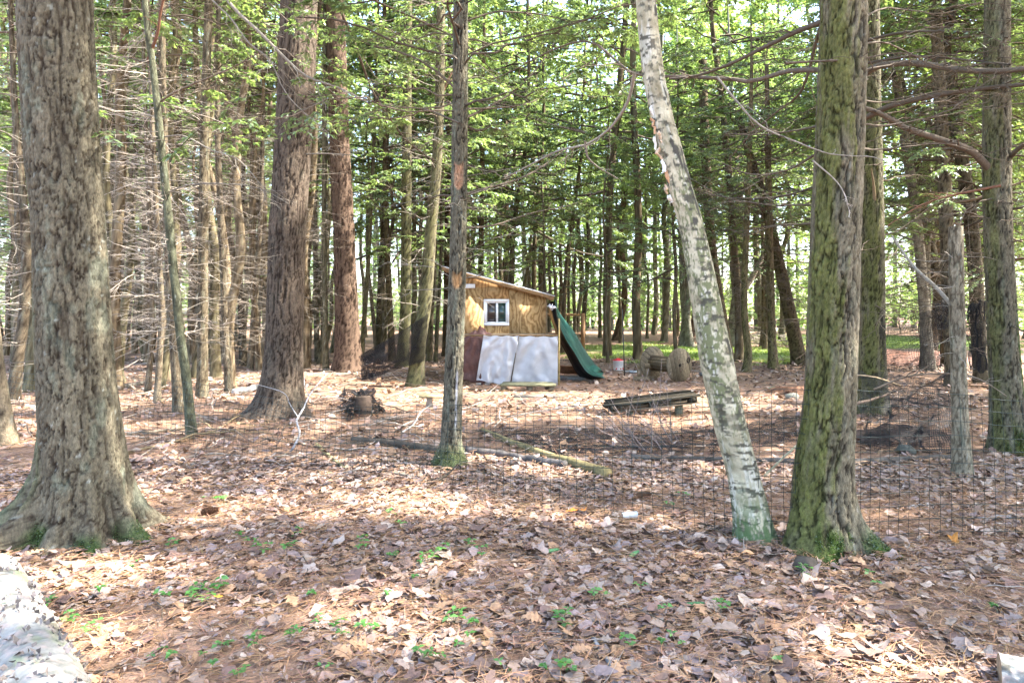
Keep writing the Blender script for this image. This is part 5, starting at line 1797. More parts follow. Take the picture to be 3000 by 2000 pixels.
MB().tubes(c + tx_ * np.cos(a)[:, None] * 0.045 + np.array([0, 0, 1.0]) * np.sin(a)[:, None] * 0.06, np.full(17, 0.012), 6, (0.05, 0.04, 0.035)).build('knot_ring', 'old_wood', sp, sp0)

# trestle beside the spool
g = G(1880, 1112)
tr = empty('trestle', g, 'short lumber trestle standing beside the cable spool', 'trestle')
def bx(lo, hi, nm, par, org, col=(0.19, 0.14, 0.085), mat='old_wood', jit=0.004):
    return MB().box(np.array(lo) + org, np.array(hi) + org, col, jit).build(nm, mat, par, org)


bx((-0.16, -0.05, 0.30), (0.26, 0.05, 0.43), 'beam', tr, g)
bx((-0.10, -0.045, 0.05), (0.0, 0.045, 0.298), 'leg', tr, g)
bx((-0.20, -0.09, -0.03), (0.30, 0.09, 0.10), 'foot', tr, g + np.array([0, 0.1, 0]))
bx((0.10, -0.045, 0.05), (0.18, 0.045, 0.298), 'leg', tr, g)

# poultry feeder: white bucket with red lid
g = G(1811, 1084)
bk = empty('bucket', g, 'white plastic bucket feeder with red lid standing beyond the black stake', 'bucket')
def lathe(prof, n=28):
    prof = np.array(prof)
    a = np.arange(n) / n * 2 * PI
    V = np.stack([prof[:, :1] * np.cos(a), prof[:, :1] * np.sin(a), np.repeat(prof[:, 1:], n, 1)], -1).reshape(-1, 3)
    i = np.arange(len(prof) - 1)[:, None] * n
    j = np.arange(n)[None]
    return V, np.stack([i + j, i + (j + 1) % n, i + n + (j + 1) % n, i + n + j], -1).reshape(-1, 4)


V, f = lathe([(0.0, 0.02), (0.13, 0.02), (0.135, 0.0), (0.14, 0.02), (0.15, 0.26), (0.158, 0.262), (0.158, 0.278), (0.15, 0.28), (0.0, 0.281)])
MB().add(V + g, f).build('body', 'bucket_white', bk, g, True)
V, f = lathe([(0.162, 0.284), (0.162, 0.295), (0.14, 0.31), (0.06, 0.325), (0.05, 0.35), (0.03, 0.36), (0.0, 0.361)])
MB().add(V + g, f).build('lid', 'red_plastic', bk, g, True)
for k, a in enumerate((-2.1, -1.2, -0.5)):
    V, f = lathe([(0.0, 0.0), (0.02, 0.0), (0.02, 0.03), (0.0, 0.03)], 10)
    V = V[:, [0, 2, 1]] * np.array([1, -1, 1]) + np.array([0.14 * math.cos(a), 0.14 * math.sin(a), 0.06]) + g
    MB().add(V, f).build('feed_port', 'red_plastic', bk, g)
a = np.linspace(0, PI, 16)
MB().tubes(g + np.c_[0.158 * np.cos(a), -0.1 - 0.06 * np.sin(a), 0.26 - 0.10 * np.sin(a)], np.full(16, 0.004), 5, (0.5, 0.5, 0.5)).build('handle', 'tin', bk, g)
V, f = lathe([(0.0, 0.015), (0.13, 0.015), (0.19, 0.05), (0.2, 0.05), (0.14, 0.0), (0.0, 0.0)])
g = G(1848, 1092)
o = MB().add(V + g, f).build('metal_dish', 'tin', None, g, True)
o.location = g
tag(o, 'shallow metal dish on the ground by the trestle', 'dish')

# thin stake
b_ = G(1830, 1100)
m_ = MB().tubes(np.array([b_ - np.array([0, 0, 0.2]), b_ + np.array([-0.02, 0, 0.6]), b_ + np.array([-0.06, 0, 1.75])]), np.full(3, 0.014), 6, (0, 0, 0), True)
o = m_.build('fence_stake', 'stake_black', None, b_)
o.location = b_
tag(o, 'thin black metal stake between the green tarp and the spool', 'stake')

# rail frame with wire netting behind the tarp
b_ = G(1708, 1024)
fr = empty('post_frame', b_, 'brown wooden post and rail frame behind the green tarp', 'frame')
zt_ = float(U(1708, 917, b_[1])[2])
bx((-0.09, -0.06, -0.1), (0.09, 0.06, zt_ - b_[2]), 'post', fr, b_, (0.17, 0.10, 0.055))
bx((-2.0, -0.05, zt_ - b_[2] - 0.12), (-0.092, 0.05, zt_ - b_[2] - 0.01), 'rail', fr, b_, (0.19, 0.12, 0.07))
bx((-2.0, -0.04, zt_ - b_[2] - 0.95), (-0.092, 0.04, zt_ - b_[2] - 0.86), 'rail', fr, b_, (0.17, 0.11, 0.07))

# collapsed pallet on blocks
g = G(1900, 1216)
pb = empty('pallet_bench', g, 'dark rotting pallet propped on blocks, sunk to one end', 'pallet')
D0 = g[1]
px0, px1 = (1764 - CX) / F * D0, (2042 - CX) / F * D0


def pal(x0, x1, y0, y1, zo, th, nm, col):
    """a board of the tilted pallet: x along it (0..1), zo above its lower face"""
    def zz(x):
        return g[2] + 0.05 + 0.17 * (x - px0) / (px1 - px0) + zo
    V = np.array([[x0, y0, zz(x0)], [x1, y0, zz(x1)], [x1, y1, zz(x1)], [x0, y1, zz(x0)]])
    V = np.vstack([V + np.array([0, 0, th]), V]) + rng.normal(0, 0.004, (8, 3))
    MB().add(V, np.array([[0, 1, 2, 3], [7, 6, 5, 4], [0, 4, 5, 1], [1, 5, 6, 2], [2, 6, 7, 3], [3, 7, 4, 0]]), np.array(col) * rng.uniform(0.7, 1.3)).build(nm, 'old_wood', pb, g)


for k in range(3):
    pal(px0 + 0.05 * k, px1, D0 - 0.2 + 0.27 * k, D0 - 0.05 + 0.27 * k, 0.115, 0.025, 'deck_board', (0.038, 0.031, 0.021))
    pal(px0 + 0.12, px1 - 0.01, D0 - 0.2 + 0.27 * k, D0 - 0.06 + 0.27 * k, 0.0, 0.022, 'bottom_board', (0.08, 0.062, 0.044))
for k, t in enumerate((0.10, 0.52, 0.93)):
    x = px0 + t * (px1 - px0)
    for q in range(2):
        pal(x - 0.07, x + 0.06, D0 - 0.19 + 0.40 * q, D0 - 0.07 + 0.40 * q, 0.024, 0.089, 'spacer_block', (0.025, 0.022, 0.016))
for px in (1986, 1842):
    x = (px - CX) / F * D0
    MB().box((x - 0.05, D0 - 0.12, g[2] - 0.05), (x + 0.05, D0 - 0.01, g[2] + 0.05 + 0.17 * (x - px0) / (px1 - px0) - 0.004), (0.13, 0.13, 0.09), 0.004).build('leg_block', 'old_wood', pb, g)

# little plank table on a stump
g = G(1258, 1190)
tb = empty('plank_table', g, 'little table of one plank on a short stump', 'table')
V, f = lathe([(0.058, -0.05), (0.056, 0.08), (0.055, 0.17), (0.0, 0.171)], 14)
MB().add(V + g, f, (0.26, 0.22, 0.18)).build('stump_leg', 'old_wood', tb, g)
bx((-0.18, -0.1, 0.173), (0.24, 0.1, 0.205), 'plank_top', tb, g, (0.30, 0.24, 0.13))

# ------------------------------------------------------------------ welded wire fence
FP = [(3200, 1580, 1.00), (2900, 1588, 1.04), (2700, 1590, 1.08), (2400, 1612, 1.13), (2200, 1598, 1.11), (2050, 1568, 1.05), (1900, 1540, 0.95), (1700, 1506, 0.87), (1500, 1472, 0.82), (1300, 1424, 0.75), (1000, 1378, 0.67), (700, 1330, 0.71), (400, 1290, 0.83), (0, 1250, 0.79), (-250, 1228, 0.8)]
gp = np.array([np.r_[G(a, b)[:2], h] for a, b, h in FP])
fcv = smooth_curve(gp, 600)
arc = np.r_[0, np.cumsum(np.linalg.norm(np.diff(fcv[:, :2], axis=0), axis=1))]


def fence_pt(s, t):
    """s metres along the fence, t 0..1 of its height"""
    x, y, h = (np.interp(s, arc, fcv[:, k]) for k in range(3))
    lean = (1.13 - h) * 0.55
    wob = fbm(s * 1.3, t * 2.2, 0 * s * t, 2, 31) - 0.5
    wob2 = fbm(s * 2.1 + 5, t * 1.7, 0 * s * t, 2, 32) - 0.5
    z = gz(x, y) - 0.03 + h * t + 0.05 * t * wob2
    return np.stack([x + 0.05 * wob, y + lean * t ** 2 + 0.10 * wob * t, z], -1)


fen = empty('wire_fence', fence_pt(np.array(5.0), np.array(0.0)), 'sagging dark green welded wire fence running past the birch and pine', 'fence')
f0 = np.array(fen.location)
ss = np.arange(0.02, arc[-1], 0.08)
for k in range(12):
    t = k / 11
    s = np.linspace(0, arc[-1], 190)
    MB().tubes(fence_pt(s, np.full(190, t)), np.full(190, 0.0021), 4).build('horizontal_wire', 'fence_green', fen, f0)
for s in ss:
    t = np.linspace(0, 1, 12)
    MB().tubes(fence_pt(np.full(12, s), t), np.full(12, 0.0017), 4).build('vertical_wire', 'fence_green', fen, f0)


# ------------------------------------------------------------------ black plastic netting
def netting(label, tl, tr, br, bl, nu, nv, crumple, seed, r=0.0024, sag=0.1, freq=3.0, flat=False):
    c = [np.array(q, float) for q in (tl, tr, br, bl)]

    def S_(u, v):
        P = ((1 - u) * (1 - v))[..., None] * c[0] + (u * (1 - v))[..., None] * c[1] + (u * v)[..., None] * c[2] + ((1 - u) * v)[..., None] * c[3]
        n1 = fbm(u * freq + seed, v * freq, 0 * u, 3, seed) - 0.5
        n2 = fbm(u * freq + seed, v * freq + 9, 0 * u, 3, seed + 1) - 0.5
        n3 = fbm(u * freq + seed, v * freq + 19, 0 * u, 3, seed + 2) - 0.5
        P = P + np.stack([n1, n2, n3], -1) * crumple * 2
        P[..., 2] -= sag * np.sin(u * PI)
        if flat:
            P[..., 2] = gz(P[..., 0], P[..., 1]) + 0.03 + np.abs(n3) * crumple * 2.2
        else:
            P[..., 2] = np.maximum(P[..., 2], gz(P[..., 0], P[..., 1]) + 0.01)
        return P
    mb = MB()
    uu_, vv_ = np.meshgrid(np.linspace(0, 1, nu), np.linspace(0, 1, 26), indexing='ij')
    mb.tubes(S_(uu_, vv_), np.full(uu_.shape, r), 3)
    vv_, uu_ = np.meshgrid(np.linspace(0, 1, nv), np.linspace(0, 1, 44), indexing='ij')
    mb.tubes(S_(uu_, vv_), np.full(uu_.shape, r), 3)
    base = np.mean(c, axis=0)
    base[2] = min(q[2] for q in c)
    o = mb.build('netting', 'net_black', None, base)
    o.location = base
    return tag(o, label, 'netting')


netting('torn black netting rising to the stout leaning trunk beside the reddish pine', U(1058, 1036, 15.6), U(1257, 920, 14.75), U(1242, 1056, 14.8), U(1060, 1112, 15.0), 70, 48, 0.05, 3, 0.0048, 0.03)
netting('loose flap of black netting hanging to the ground by the reddish pine', U(1052, 1050, 15.2), U(1128, 1000, 15.0), U(1118, 1118, 14.6), U(1060, 1100, 15.0), 26, 26, 0.10, 7, 0.004, 0.05)
netting('dark heap of bunched black netting on the ground before the dark brown pine', G(990, 1160), G(1110, 1146), G(1116, 1212), G(1010, 1236), 56, 56, 0.26, 11, 0.0042, 0, 3.2, True)
netting('black netting dragged along the ground below the pallet', U(1380, 1300, 9.2), G(2080, 1262), G(2060, 1340), G(1640, 1352), 110, 26, 0.07, 15, 0.0026, 0, 7.0, True)
netting('black netting lying on the ground behind the leaning birch', G(2080, 1262), G(2345, 1215), G(2340, 1300), G(2090, 1340), 44, 24, 0.10, 19, 0.003, 0, 5.0, True)
netting('black netting strung across beyond the wire fence, lawn seen through it', U(2580, 920, 10.6), U(2752, 905, 9.2), U(2760, 1090, 9.0), U(2582, 1080, 10.4), 44, 34, 0.05, 23, 0.0036, 0.03)
netting('bunched black netting draped down beside the rough mossy trunk', U(2836, 900, 8.8), U(2892, 872, 8.6), U(2896, 1092, 8.4), U(2838, 1085, 8.7), 30, 44, 0.06, 27, 0.0032, 0.0)
netting('knot of black netting caught on the slanting trunk', U(2740, 885, 8.9), U(2782, 880, 8.6), U(2784, 950, 8.6), U(2745, 960, 8.9), 20, 20, 0.06, 31, 0.0026, 0.0, 5.0)
netting('black netting sagging low over the ground behind the wire fence', U(2515, 1085, 10.0), U(2800, 1090, 8.8), G(2800, 1330), G(2515, 1320), 80, 56, 0.12, 35, 0.0032, 0.05, 4.0)


# ------------------------------------------------------------------ fallen wood
def fallen(name, label, cat, pts, r0, r1, col, n=24, sides=9, mat='old_wood', forks=0, lift=0.6, wob=0.4):
    P = smooth_curve(np.array([G(*p) if len(p) == 2 else U(*p) for p in pts]), n)
    P[:, 2] += np.where(np.array([len(pts[0]) == 2]), 1, 0) * max(r0, r1) * lift
    rad = np.linspace(r0, r1, n) * (1 + 0.18 * (fbm(np.linspace(0, 6, n), np.zeros(n), np.zeros(n) + r0 * 99, 2, 5) - 0.5) * 2)
    P += rng.normal(0, r0 * wob * 0.25, P.shape)
    base = P[0].copy()
    root = empty(name, base, label, cat) if forks else None
    m_ = MB().tubes(P, rad, sides, np.clip(np.repeat(np.array(col)[None] * (1 + 0.2 * rng.normal(0, 1, (n, 1))), sides, 0).reshape(-1, 3), 0.02, 0.8), True)
    if not forks:
        o = m_.build(name, mat, None, base, True)
        o.location = base
        return tag(o, label, cat)
    m_.build('stem', mat, root, base, True)
    o2, d2, L2 = spawn(P[None], forks, 0.15, 0.95, 0.4, 0.9, 0.35, (0.15, 0.4))
    P2 = grow(o2, d2, L2, 8, 0.0, 0.1)
    P2[..., 2] = np.maximum(P2[..., 2], gz(P2[..., 0], P2[..., 1]) + 0.01)
    for k in range(forks):
        MB().tubes(P2[k], np.linspace(r1 * 0.9 + 0.003, 0.003, 8), 5, np.array(col) * rng.uniform(0.8, 1.2)).build('side_branch', mat, root, base)
    return root


GREYW, BROWNW, PALEW, DARKW = (0.24, 0.21, 0.17), (0.20, 0.15, 0.085), (0.42, 0.38, 0.33), (0.075, 0.06, 0.045)
fallen('fallen_log', 'mossy brown fallen log lying diagonally inside the wire fence', 'log', [(1412, 1266), (1500, 1305), (1590, 1340), (1690, 1374), (1778, 1404)], 0.032, 0.062, (0.19, 0.155, 0.075))
fallen('fallen_branch', 'crooked thin branch trailing off the end of the mossy log', 'branch', [(1752, 1350, 7.0), (1772, 1378, 6.9), (1812, 1396, 6.7), (1850, 1388, 6.65), (1890, 1406, 6.5), (1985, 1466, 5.85)], 0.016, 0.007, (0.13, 0.10, 0.07), 30, 7)
fallen('fallen_branch', 'curving thin dark stick below the end of the mossy log', 'branch', [(1600, 1462), (1650, 1474), (1700, 1470), (1755, 1448)], 0.010, 0.006, (0.12, 0.11, 0.09), 18, 6)
fallen('timber', 'long grey weathered timber lying behind the slim scarred tree', 'timber', [(1366, 1330), (1480, 1343), (1600, 1364), (1660, 1374)], 0.05, 0.045, (0.095, 0.085, 0.08))
fallen('fallen_log', 'grey pole lying along the ground behind the leaning birch', 'log', [(1850, 1352), (2080, 1354), (2230, 1356), (2380, 1360)], 0.04, 0.036, (0.075, 0.066, 0.058), 24, 9, wob=0.15)
fallen('fallen_log', 'grey pole lying beneath the sagging netting beyond the stout pine', 'log', [(2490, 1362), (2640, 1352), (2800, 1346)], 0.040, 0.03, (0.085, 0.075, 0.065))
fallen('fallen_log', 'dark rotten log lying between the slim scarred tree and the netting heap', 'log', [(1036, 1294), (1160, 1308), (1300, 1334)], 0.05, 0.055, DARKW)
fallen('fallen_log', 'pale birch chunk lying at the foot of the dark brown pine', 'log', [(688, 1154), (720, 1148), (752, 1140)], 0.062, 0.058, (0.50, 0.50, 0.48), 10, 12, 'birch')
fallen('fallen_pole', 'long fallen pole slanting through the crowded stand', 'log', [(336, 1146), (420, 1128), (500, 1100), (620, 1066)], 0.062, 0.045, GREYW)
fallen('fallen_pole', 'fallen pole with side branches before the dark brown pine', 'branch', [(362, 1332), (470, 1308), (560, 1286), (660, 1248), (700, 1200)], 0.022, 0.014, BROWNW, forks=5)
fallen('fallen_pole', 'thin fallen pole across the foot of the thin greenish trunk', 'branch', [(350, 1274), (450, 1268), (540, 1255), (640, 1225)], 0.026, 0.014, (0.22, 0.19, 0.14), forks=4)
fallen('fallen_branch', 'straight thin branch on the needles before the dark brown pine', 'branch', [(690, 1240), (760, 1250), (815, 1254), (870, 1248)], 0.018, 0.010, BROWNW)
fallen('fallen_branch', 'pale thin branch lying behind the white crooked branch', 'branch', [(850, 1244), (930, 1232), (1012, 1222)], 0.014, 0.009, PALEW)
fallen('fallen_branch', 'yellowish broken stick pointing at the slim scarred tree', 'branch', [(928, 1302), (960, 1332), (990, 1358), (1012, 1374)], 0.024, 0.012, (0.36, 0.29, 0.14))
fallen('fallen_branch', 'pale brown stick lying left of the slim scarred tree', 'branch', [(1120, 1332), (1180, 1346), (1240, 1358)], 0.013, 0.008, (0.36, 0.27, 0.17))
fallen('fallen_branch', 'dark twig leaning at the foot of the slim scarred tree', 'branch', [(1205, 1424, 6.2), (1270, 1410, 6.3), (1310, 1390, 6.4), (1340, 1358, 6.5)], 0.014, 0.007, DARKW, 16, 6)
fallen('fallen_branch', 'pale thin twig rising toward the little plank table', 'branch', [(1176, 1268, 8.9), (1212, 1242, 9.3), (1235, 1205, 9.8), (1282, 1174, 10.4)], 0.014, 0.006, PALEW, 20, 6)
fallen('fallen_branch', 'yellowish stick leaning between the birch and the stout pine', 'branch', [(2238, 1396, 6.5), (2284, 1350, 6.4), (2334, 1304, 6.3)], 0.012, 0.010, (0.42, 0.38, 0.25), 12, 6)
fallen('fallen_branch', 'thin bare branch sloping behind the stout pine into the netting', 'branch', [(2508, 1182, 8.6), (2580, 1162, 9.0), (2650, 1132, 9.4)], 0.022, 0.008, (0.17, 0.12, 0.09), 16, 6, forks=3)
fallen('fallen_branch', 'second thin branch meeting the sloping one behind the stout pine', 'branch', [(2512, 1098, 8.6), (2570, 1106, 8.8), (2640, 1130, 9.2)], 0.012, 0.006, (0.36, 0.27, 0.17), 16, 6)
fallen('fallen_branch', 'long arched bare branch reaching from the sawn off trunk', 'branch', [(2560, 1140, 8.6), (2660, 1102, 8.4), (2780, 1094, 8.0), (2860, 1106, 7.6), (2950, 1160, 7.4)], 0.014, 0.006, (0.2, 0.15, 0.11), 24, 6, forks=3)
fallen('fallen_branch', 'grey barked stick lying in the leaves at the bottom of the picture', 'branch', [(1732, 1858), (1760, 1905), (1790, 1950), (1815, 2010)], 0.011, 0.013, (0.32, 0.31, 0.30), 16, 7)
fallen('fallen_branch', 'dark stick lying upright on the leaves below the green cone', 'branch', [(2232, 1768), (2212, 1830), (2222, 1895)], 0.007, 0.009, (0.12, 0.085, 0.065), 12, 6)
fallen('fallen_branch', 'long thin dark branch lying diagonally over the leaves in the middle', 'branch', [(1690, 1640), (1640, 1715), (1580, 1790), (1500, 1850), (1400, 1930)], 0.010, 0.007, (0.15, 0.10, 0.075), 24, 6)
fallen('fallen_branch', 'thin twig lying across the mossy roots of the massive pine', 'branch', [(110, 1602), (220, 1572), (330, 1548), (450, 1540)], 0.008, 0.004, (0.16, 0.13, 0.11), 20, 6, lift=3)
fallen('fallen_branch', 'slender twig in the sunlit patch of leaves', 'branch', [(805, 1620), (808, 1680), (830, 1720), (880, 1745)], 0.006, 0.004, (0.16, 0.11, 0.09), 16, 5, lift=2)
fallen('fallen_branch', 'short broken brown stick lying beside the yellow leaf', 'branch', [(716, 1742), (742, 1758), (766, 1775)], 0.016, 0.014, (0.22, 0.15, 0.10), 8, 8)
fallen('fallen_branch', 'short tan stick lying on needles near the grey stone', 'branch', [(578, 1685), (592, 1706), (602, 1722)], 0.009, 0.007, (0.34, 0.26, 0.15), 8, 6)
fallen('fallen_branch', 'pale bare stick lying behind the fence near the frame edge', 'branch', [(2660, 1494), (2700, 1486), (2732, 1482)], 0.015, 0.012, (0.55, 0.52, 0.5), 10, 7)
fallen('fallen_branch', 'grey branch lying flat at the frame edge beyond the fence', 'branch', [(2862, 1534), (2930, 1528), (3040, 1522)], 0.022, 0.022, (0.33, 0.32, 0.32), 12, 8)
for k in range(12):
    px, py = rng.uniform(330, 1150), rng.uniform(1120, 1400)
    an, ln = rng.uniform(-0.5, 0.5), rng.uniform(60, 150) * (py - 915) / 350
    q = [(px, py), (px + ln * 0.5, py - ln * 0.12 * math.sin(an * 3) - 4), (px + ln, py - ln * 0.3 * an)]
    r_ = fallen('fallen_stick', 'bare stick fallen on the needles among the poles', 'branch', q, 0.014, 0.007, np.array(GREYW) * rng.uniform(0.7, 1.5), 14, 6, forks=3)
    r_['group'] = 'bare sticks fallen among the poles'
V, f = lathe([(0.17, -0.05), (0.14, 0.1), (0.125, 0.30), (0.0, 0.31)], 16)
g = G(1064, 1216)
o = MB().add(V + g, f, (0.05, 0.035, 0.026)).build('stump', 'old_wood', None, g)
o.location = g
tag(o, 'dark low stump under the heap of bunched netting', 'stump')
# white crooked branch
wb = fallen('crooked_branch', 'white crooked dead branch leaning before the dark brown pine', 'branch', [(850, 1324, 7.9), (866, 1300, 7.9), (878, 1268, 8.0), (870, 1232, 8.2), (888, 1198, 8.5), (906, 1158, 8.8), (935, 1120, 9.2), (958, 1096, 9.4)], 0.015, 0.007, (0.34, 0.32, 0.31), 30, 8)
for k, (pts, lb) in enumerate([([(906, 1160, 8.7), (893, 1130, 8.9), (892, 1096, 9.2)], 'white side prong standing at the top of the crooked branch'),
                               ([(876, 1226, 8.2), (850, 1185, 8.4), (830, 1150, 8.6), (752, 1125, 8.9)], 'thin white twig beside the crooked branch against the dark brown pine')]):
    fallen('crooked_twig', lb, 'branch', pts, 0.007, 0.004, (0.30, 0.28, 0.27), 16, 6)

# dead brush before the pallet
g = G(1900, 1300)
br = empty('dead_brush', g, 'spiky dead brush of thin bare stems before the rotting pallet', 'brush')
n = 22
o1 = np.array([G(px, py) for px, py in zip(rng.uniform(1840, 2010, n), rng.uniform(1285, 1345, n))])
dirs = nrm(np.stack([rng.uniform(-1.3, 0.3, n), rng.uniform(0.0, 0.8, n), rng.uniform(0.25, 0.7, n)], -1))
P = grow(o1, dirs, rng.uniform(0.5, 1.3, n), 9, rng.uniform(-0.1, 0.15, n), 0.05)
for k in range(n):
    MB().tubes(P[k], np.linspace(0.007, 0.0025, 9), 5, np.array([0.17, 0.13, 0.115]) * rng.uniform(0.7, 1.3)).build('stem', 'twig', br, g)
o2, d2, L2 = spawn(P, 4, 0.2, 0.95, 0.3, 0.8, 0.3, (0.2, 0.4))
P2 = grow(o2, d2, L2, 5, 0, 0.06)
t_ = MB().tubes(P2, taper(len(P2), 5, 0.003, 0.5), 3, twcol(len(P2), (0.2, 0.155, 0.14))).build('twig', 'twig', br, g)
t_['kind'] = 'stuff'

# small twigs and sticks nobody could count
mb = MB()
for dens, d0, d1, r, msk in ((6, 2.6, 8, 0.003, None), (5.5, 8, 24, 0.0065, lambda x, y: 0.15 + 0.85 * sstep(0.15, -0.15, x / y))):
    p = scatter(dens, d0, d1, 0.9, msk)
    n = len(p)
    yw = rng.uniform(0, 2 * PI, n)
    d = np.stack([np.cos(yw), np.sin(yw), rng.normal(0.02, 0.06, n)], -1)
    P = grow(p + np.array([0, 0, 0.02]), d, rng.uniform(0.12, 0.5, n) * (1 if d0 < 5 else 2.4), 6, 0.0, 0.08)
    P[..., 2] = np.maximum(P[..., 2], gz(P[..., 0], P[..., 1]) + 0.01)
    mb.tubes(P, taper(n, 6, r * rng.uniform(0.6, 1.7, n), 0.5), 4, np.where(rng.uniform(0, 1, (n, 1)) < 0.4, twcol(n, TW_PALE), twcol(n, TW_BROWN * 1.2)))
o = mb.build('twig_litter', 'twig', ground)
o['kind'] = 'stuff'
# brush heap by the lawn and brown mound behind the netting
for k, (px, py, lb, ln, hh) in enumerate([(2232, 1008, 'grey heap of cut brush at the edge of the lawn', 1.6, 0.6), (2180, 1000, 'low tangle of sticks beyond the pale wide trunk', 1.4, 0.4)]):
    g = G(px, py)
    n = 90
    p = g + rng.normal(0, 1, (n, 3)) * np.array([1.1, 0.6, 0.0]) + np.array([0, 0, 1.0]) * np.abs(rng.normal(0, hh * 0.5, (n, 1)))
    yw = rng.uniform(0, 2 * PI, n)
    P = grow(p, np.stack([np.cos(yw), np.sin(yw), rng.normal(0.1, 0.25, n)], -1), rng.uniform(0.4, 1, n) * ln, 6, -0.1, 0.08)
    P[..., 2] = np.maximum(P[..., 2], gz(P[..., 0], P[..., 1]))
    o = MB().tubes(P, taper(n, 6, 0.02, 0.4), 4, twcol(n, TW_GREY * 1.2)).build('brush_pile', 'twig', None, g)
    o.location = g
    tag(o, lb, 'brush pile')


def mound(name, label, px, py, rx, ry, h, mat, col, seed, cat):
    g = G(px, py)
    u, v = np.meshgrid(np.linspace(-1, 1, 40), np.linspace(-1, 1, 24))
    q = np.clip(1 - u ** 2 - v ** 2, 0, 1)
    x, y = g[0] + u * rx, g[1] + v * ry
    z = gz(x, y) - 0.03 + h * q ** 0.7 * (0.5 + fbm(u * 4 + seed, v * 4, 0 * u, 4, seed))
    V = np.stack([x, y, z], -1).reshape(-1, 3)
    i = (np.arange(23)[:, None] * 40 + np.arange(39)[None]).ravel()
    o = MB().add(V, np.c_[i, i + 1, i + 41, i + 40], np.array(col) * rng.uniform(0.6, 1.3, (len(V), 1))).build(name, mat, None, g, True)
    o.location = g
    return tag(o, label, cat)


mound('leaf_mound', 'bank of red brown leaves behind the netting below the far lawn', 2660, 1062, 2.6, 0.7, 0.42, 'litter', (0.17, 0.07, 0.04), 3, 'mound')
mound('soil_mound', 'dark earth hump under the sagging netting', 2650, 1290, 0.75, 0.5, 0.2, 'stone', (0.10, 0.066, 0.05), 9, 'mound')
mound('soil_mound', 'dark earth hump by the stones beyond the leaning birch', 2330, 1150, 0.7, 0.3, 0.16, 'stone', (0.12, 0.06, 0.035), 13, 'mound')


def rock(label, px, py, r, col, flat=0.55, seed=1):
    g = G(px, py)
    th, ph = np.meshgrid(np.linspace(0, 2 * PI, 15)[:-1], np.linspace(0, PI, 9), indexing='ij')
    x, y, z = np.cos(th) * np.sin(ph), np.sin(th) * np.sin(ph), np.cos(ph)
    k = 0.75 + 0.6 * (fbm(x * 1.4 + seed, y * 1.4, z * 1.4, 3, seed))
    V = np.stack([x * k * r, y * k * r, z * k * r * flat + r * flat * 0.45], -1)
    i = np.arange(14)[:, None] * 9
    j = np.arange(8)[None]
    i2 = ((np.arange(14) + 1) % 14)[:, None] * 9
    f = np.stack([i + j, i + j + 1, i2 + j + 1, i2 + j], -1).reshape(-1, 4)
    o = MB().add(V.reshape(-1, 3), f, col).build('stone', 'stone')
    o.location = g
    return tag(o, label, 'stone')


rock('flat grey stone lying in the needles', 480, 1722, 0.05, (0.30, 0.34, 0.33), 0.3, 2)
rock('rounded pale stone beyond the leaning birch', 2322, 1166, 0.12, (0.19, 0.19, 0.155), 0.6, 3)
rock('dark mossy stone beside the pale one beyond the birch', 2268, 1146, 0.11, (0.10, 0.12, 0.07), 0.6, 4)
rock('grey rock under the sagging netting', 2655, 1330, 0.10, (0.065, 0.066, 0.055), 0.7, 5)
rock('small dark stone behind the cable spool', 2058, 1100, 0.10, (0.08, 0.08, 0.085), 0.6, 6)
rock('small stone at the foot of the slim scarred tree', 1270, 1368, 0.035, (0.25, 0.27, 0.30), 0.6, 7)


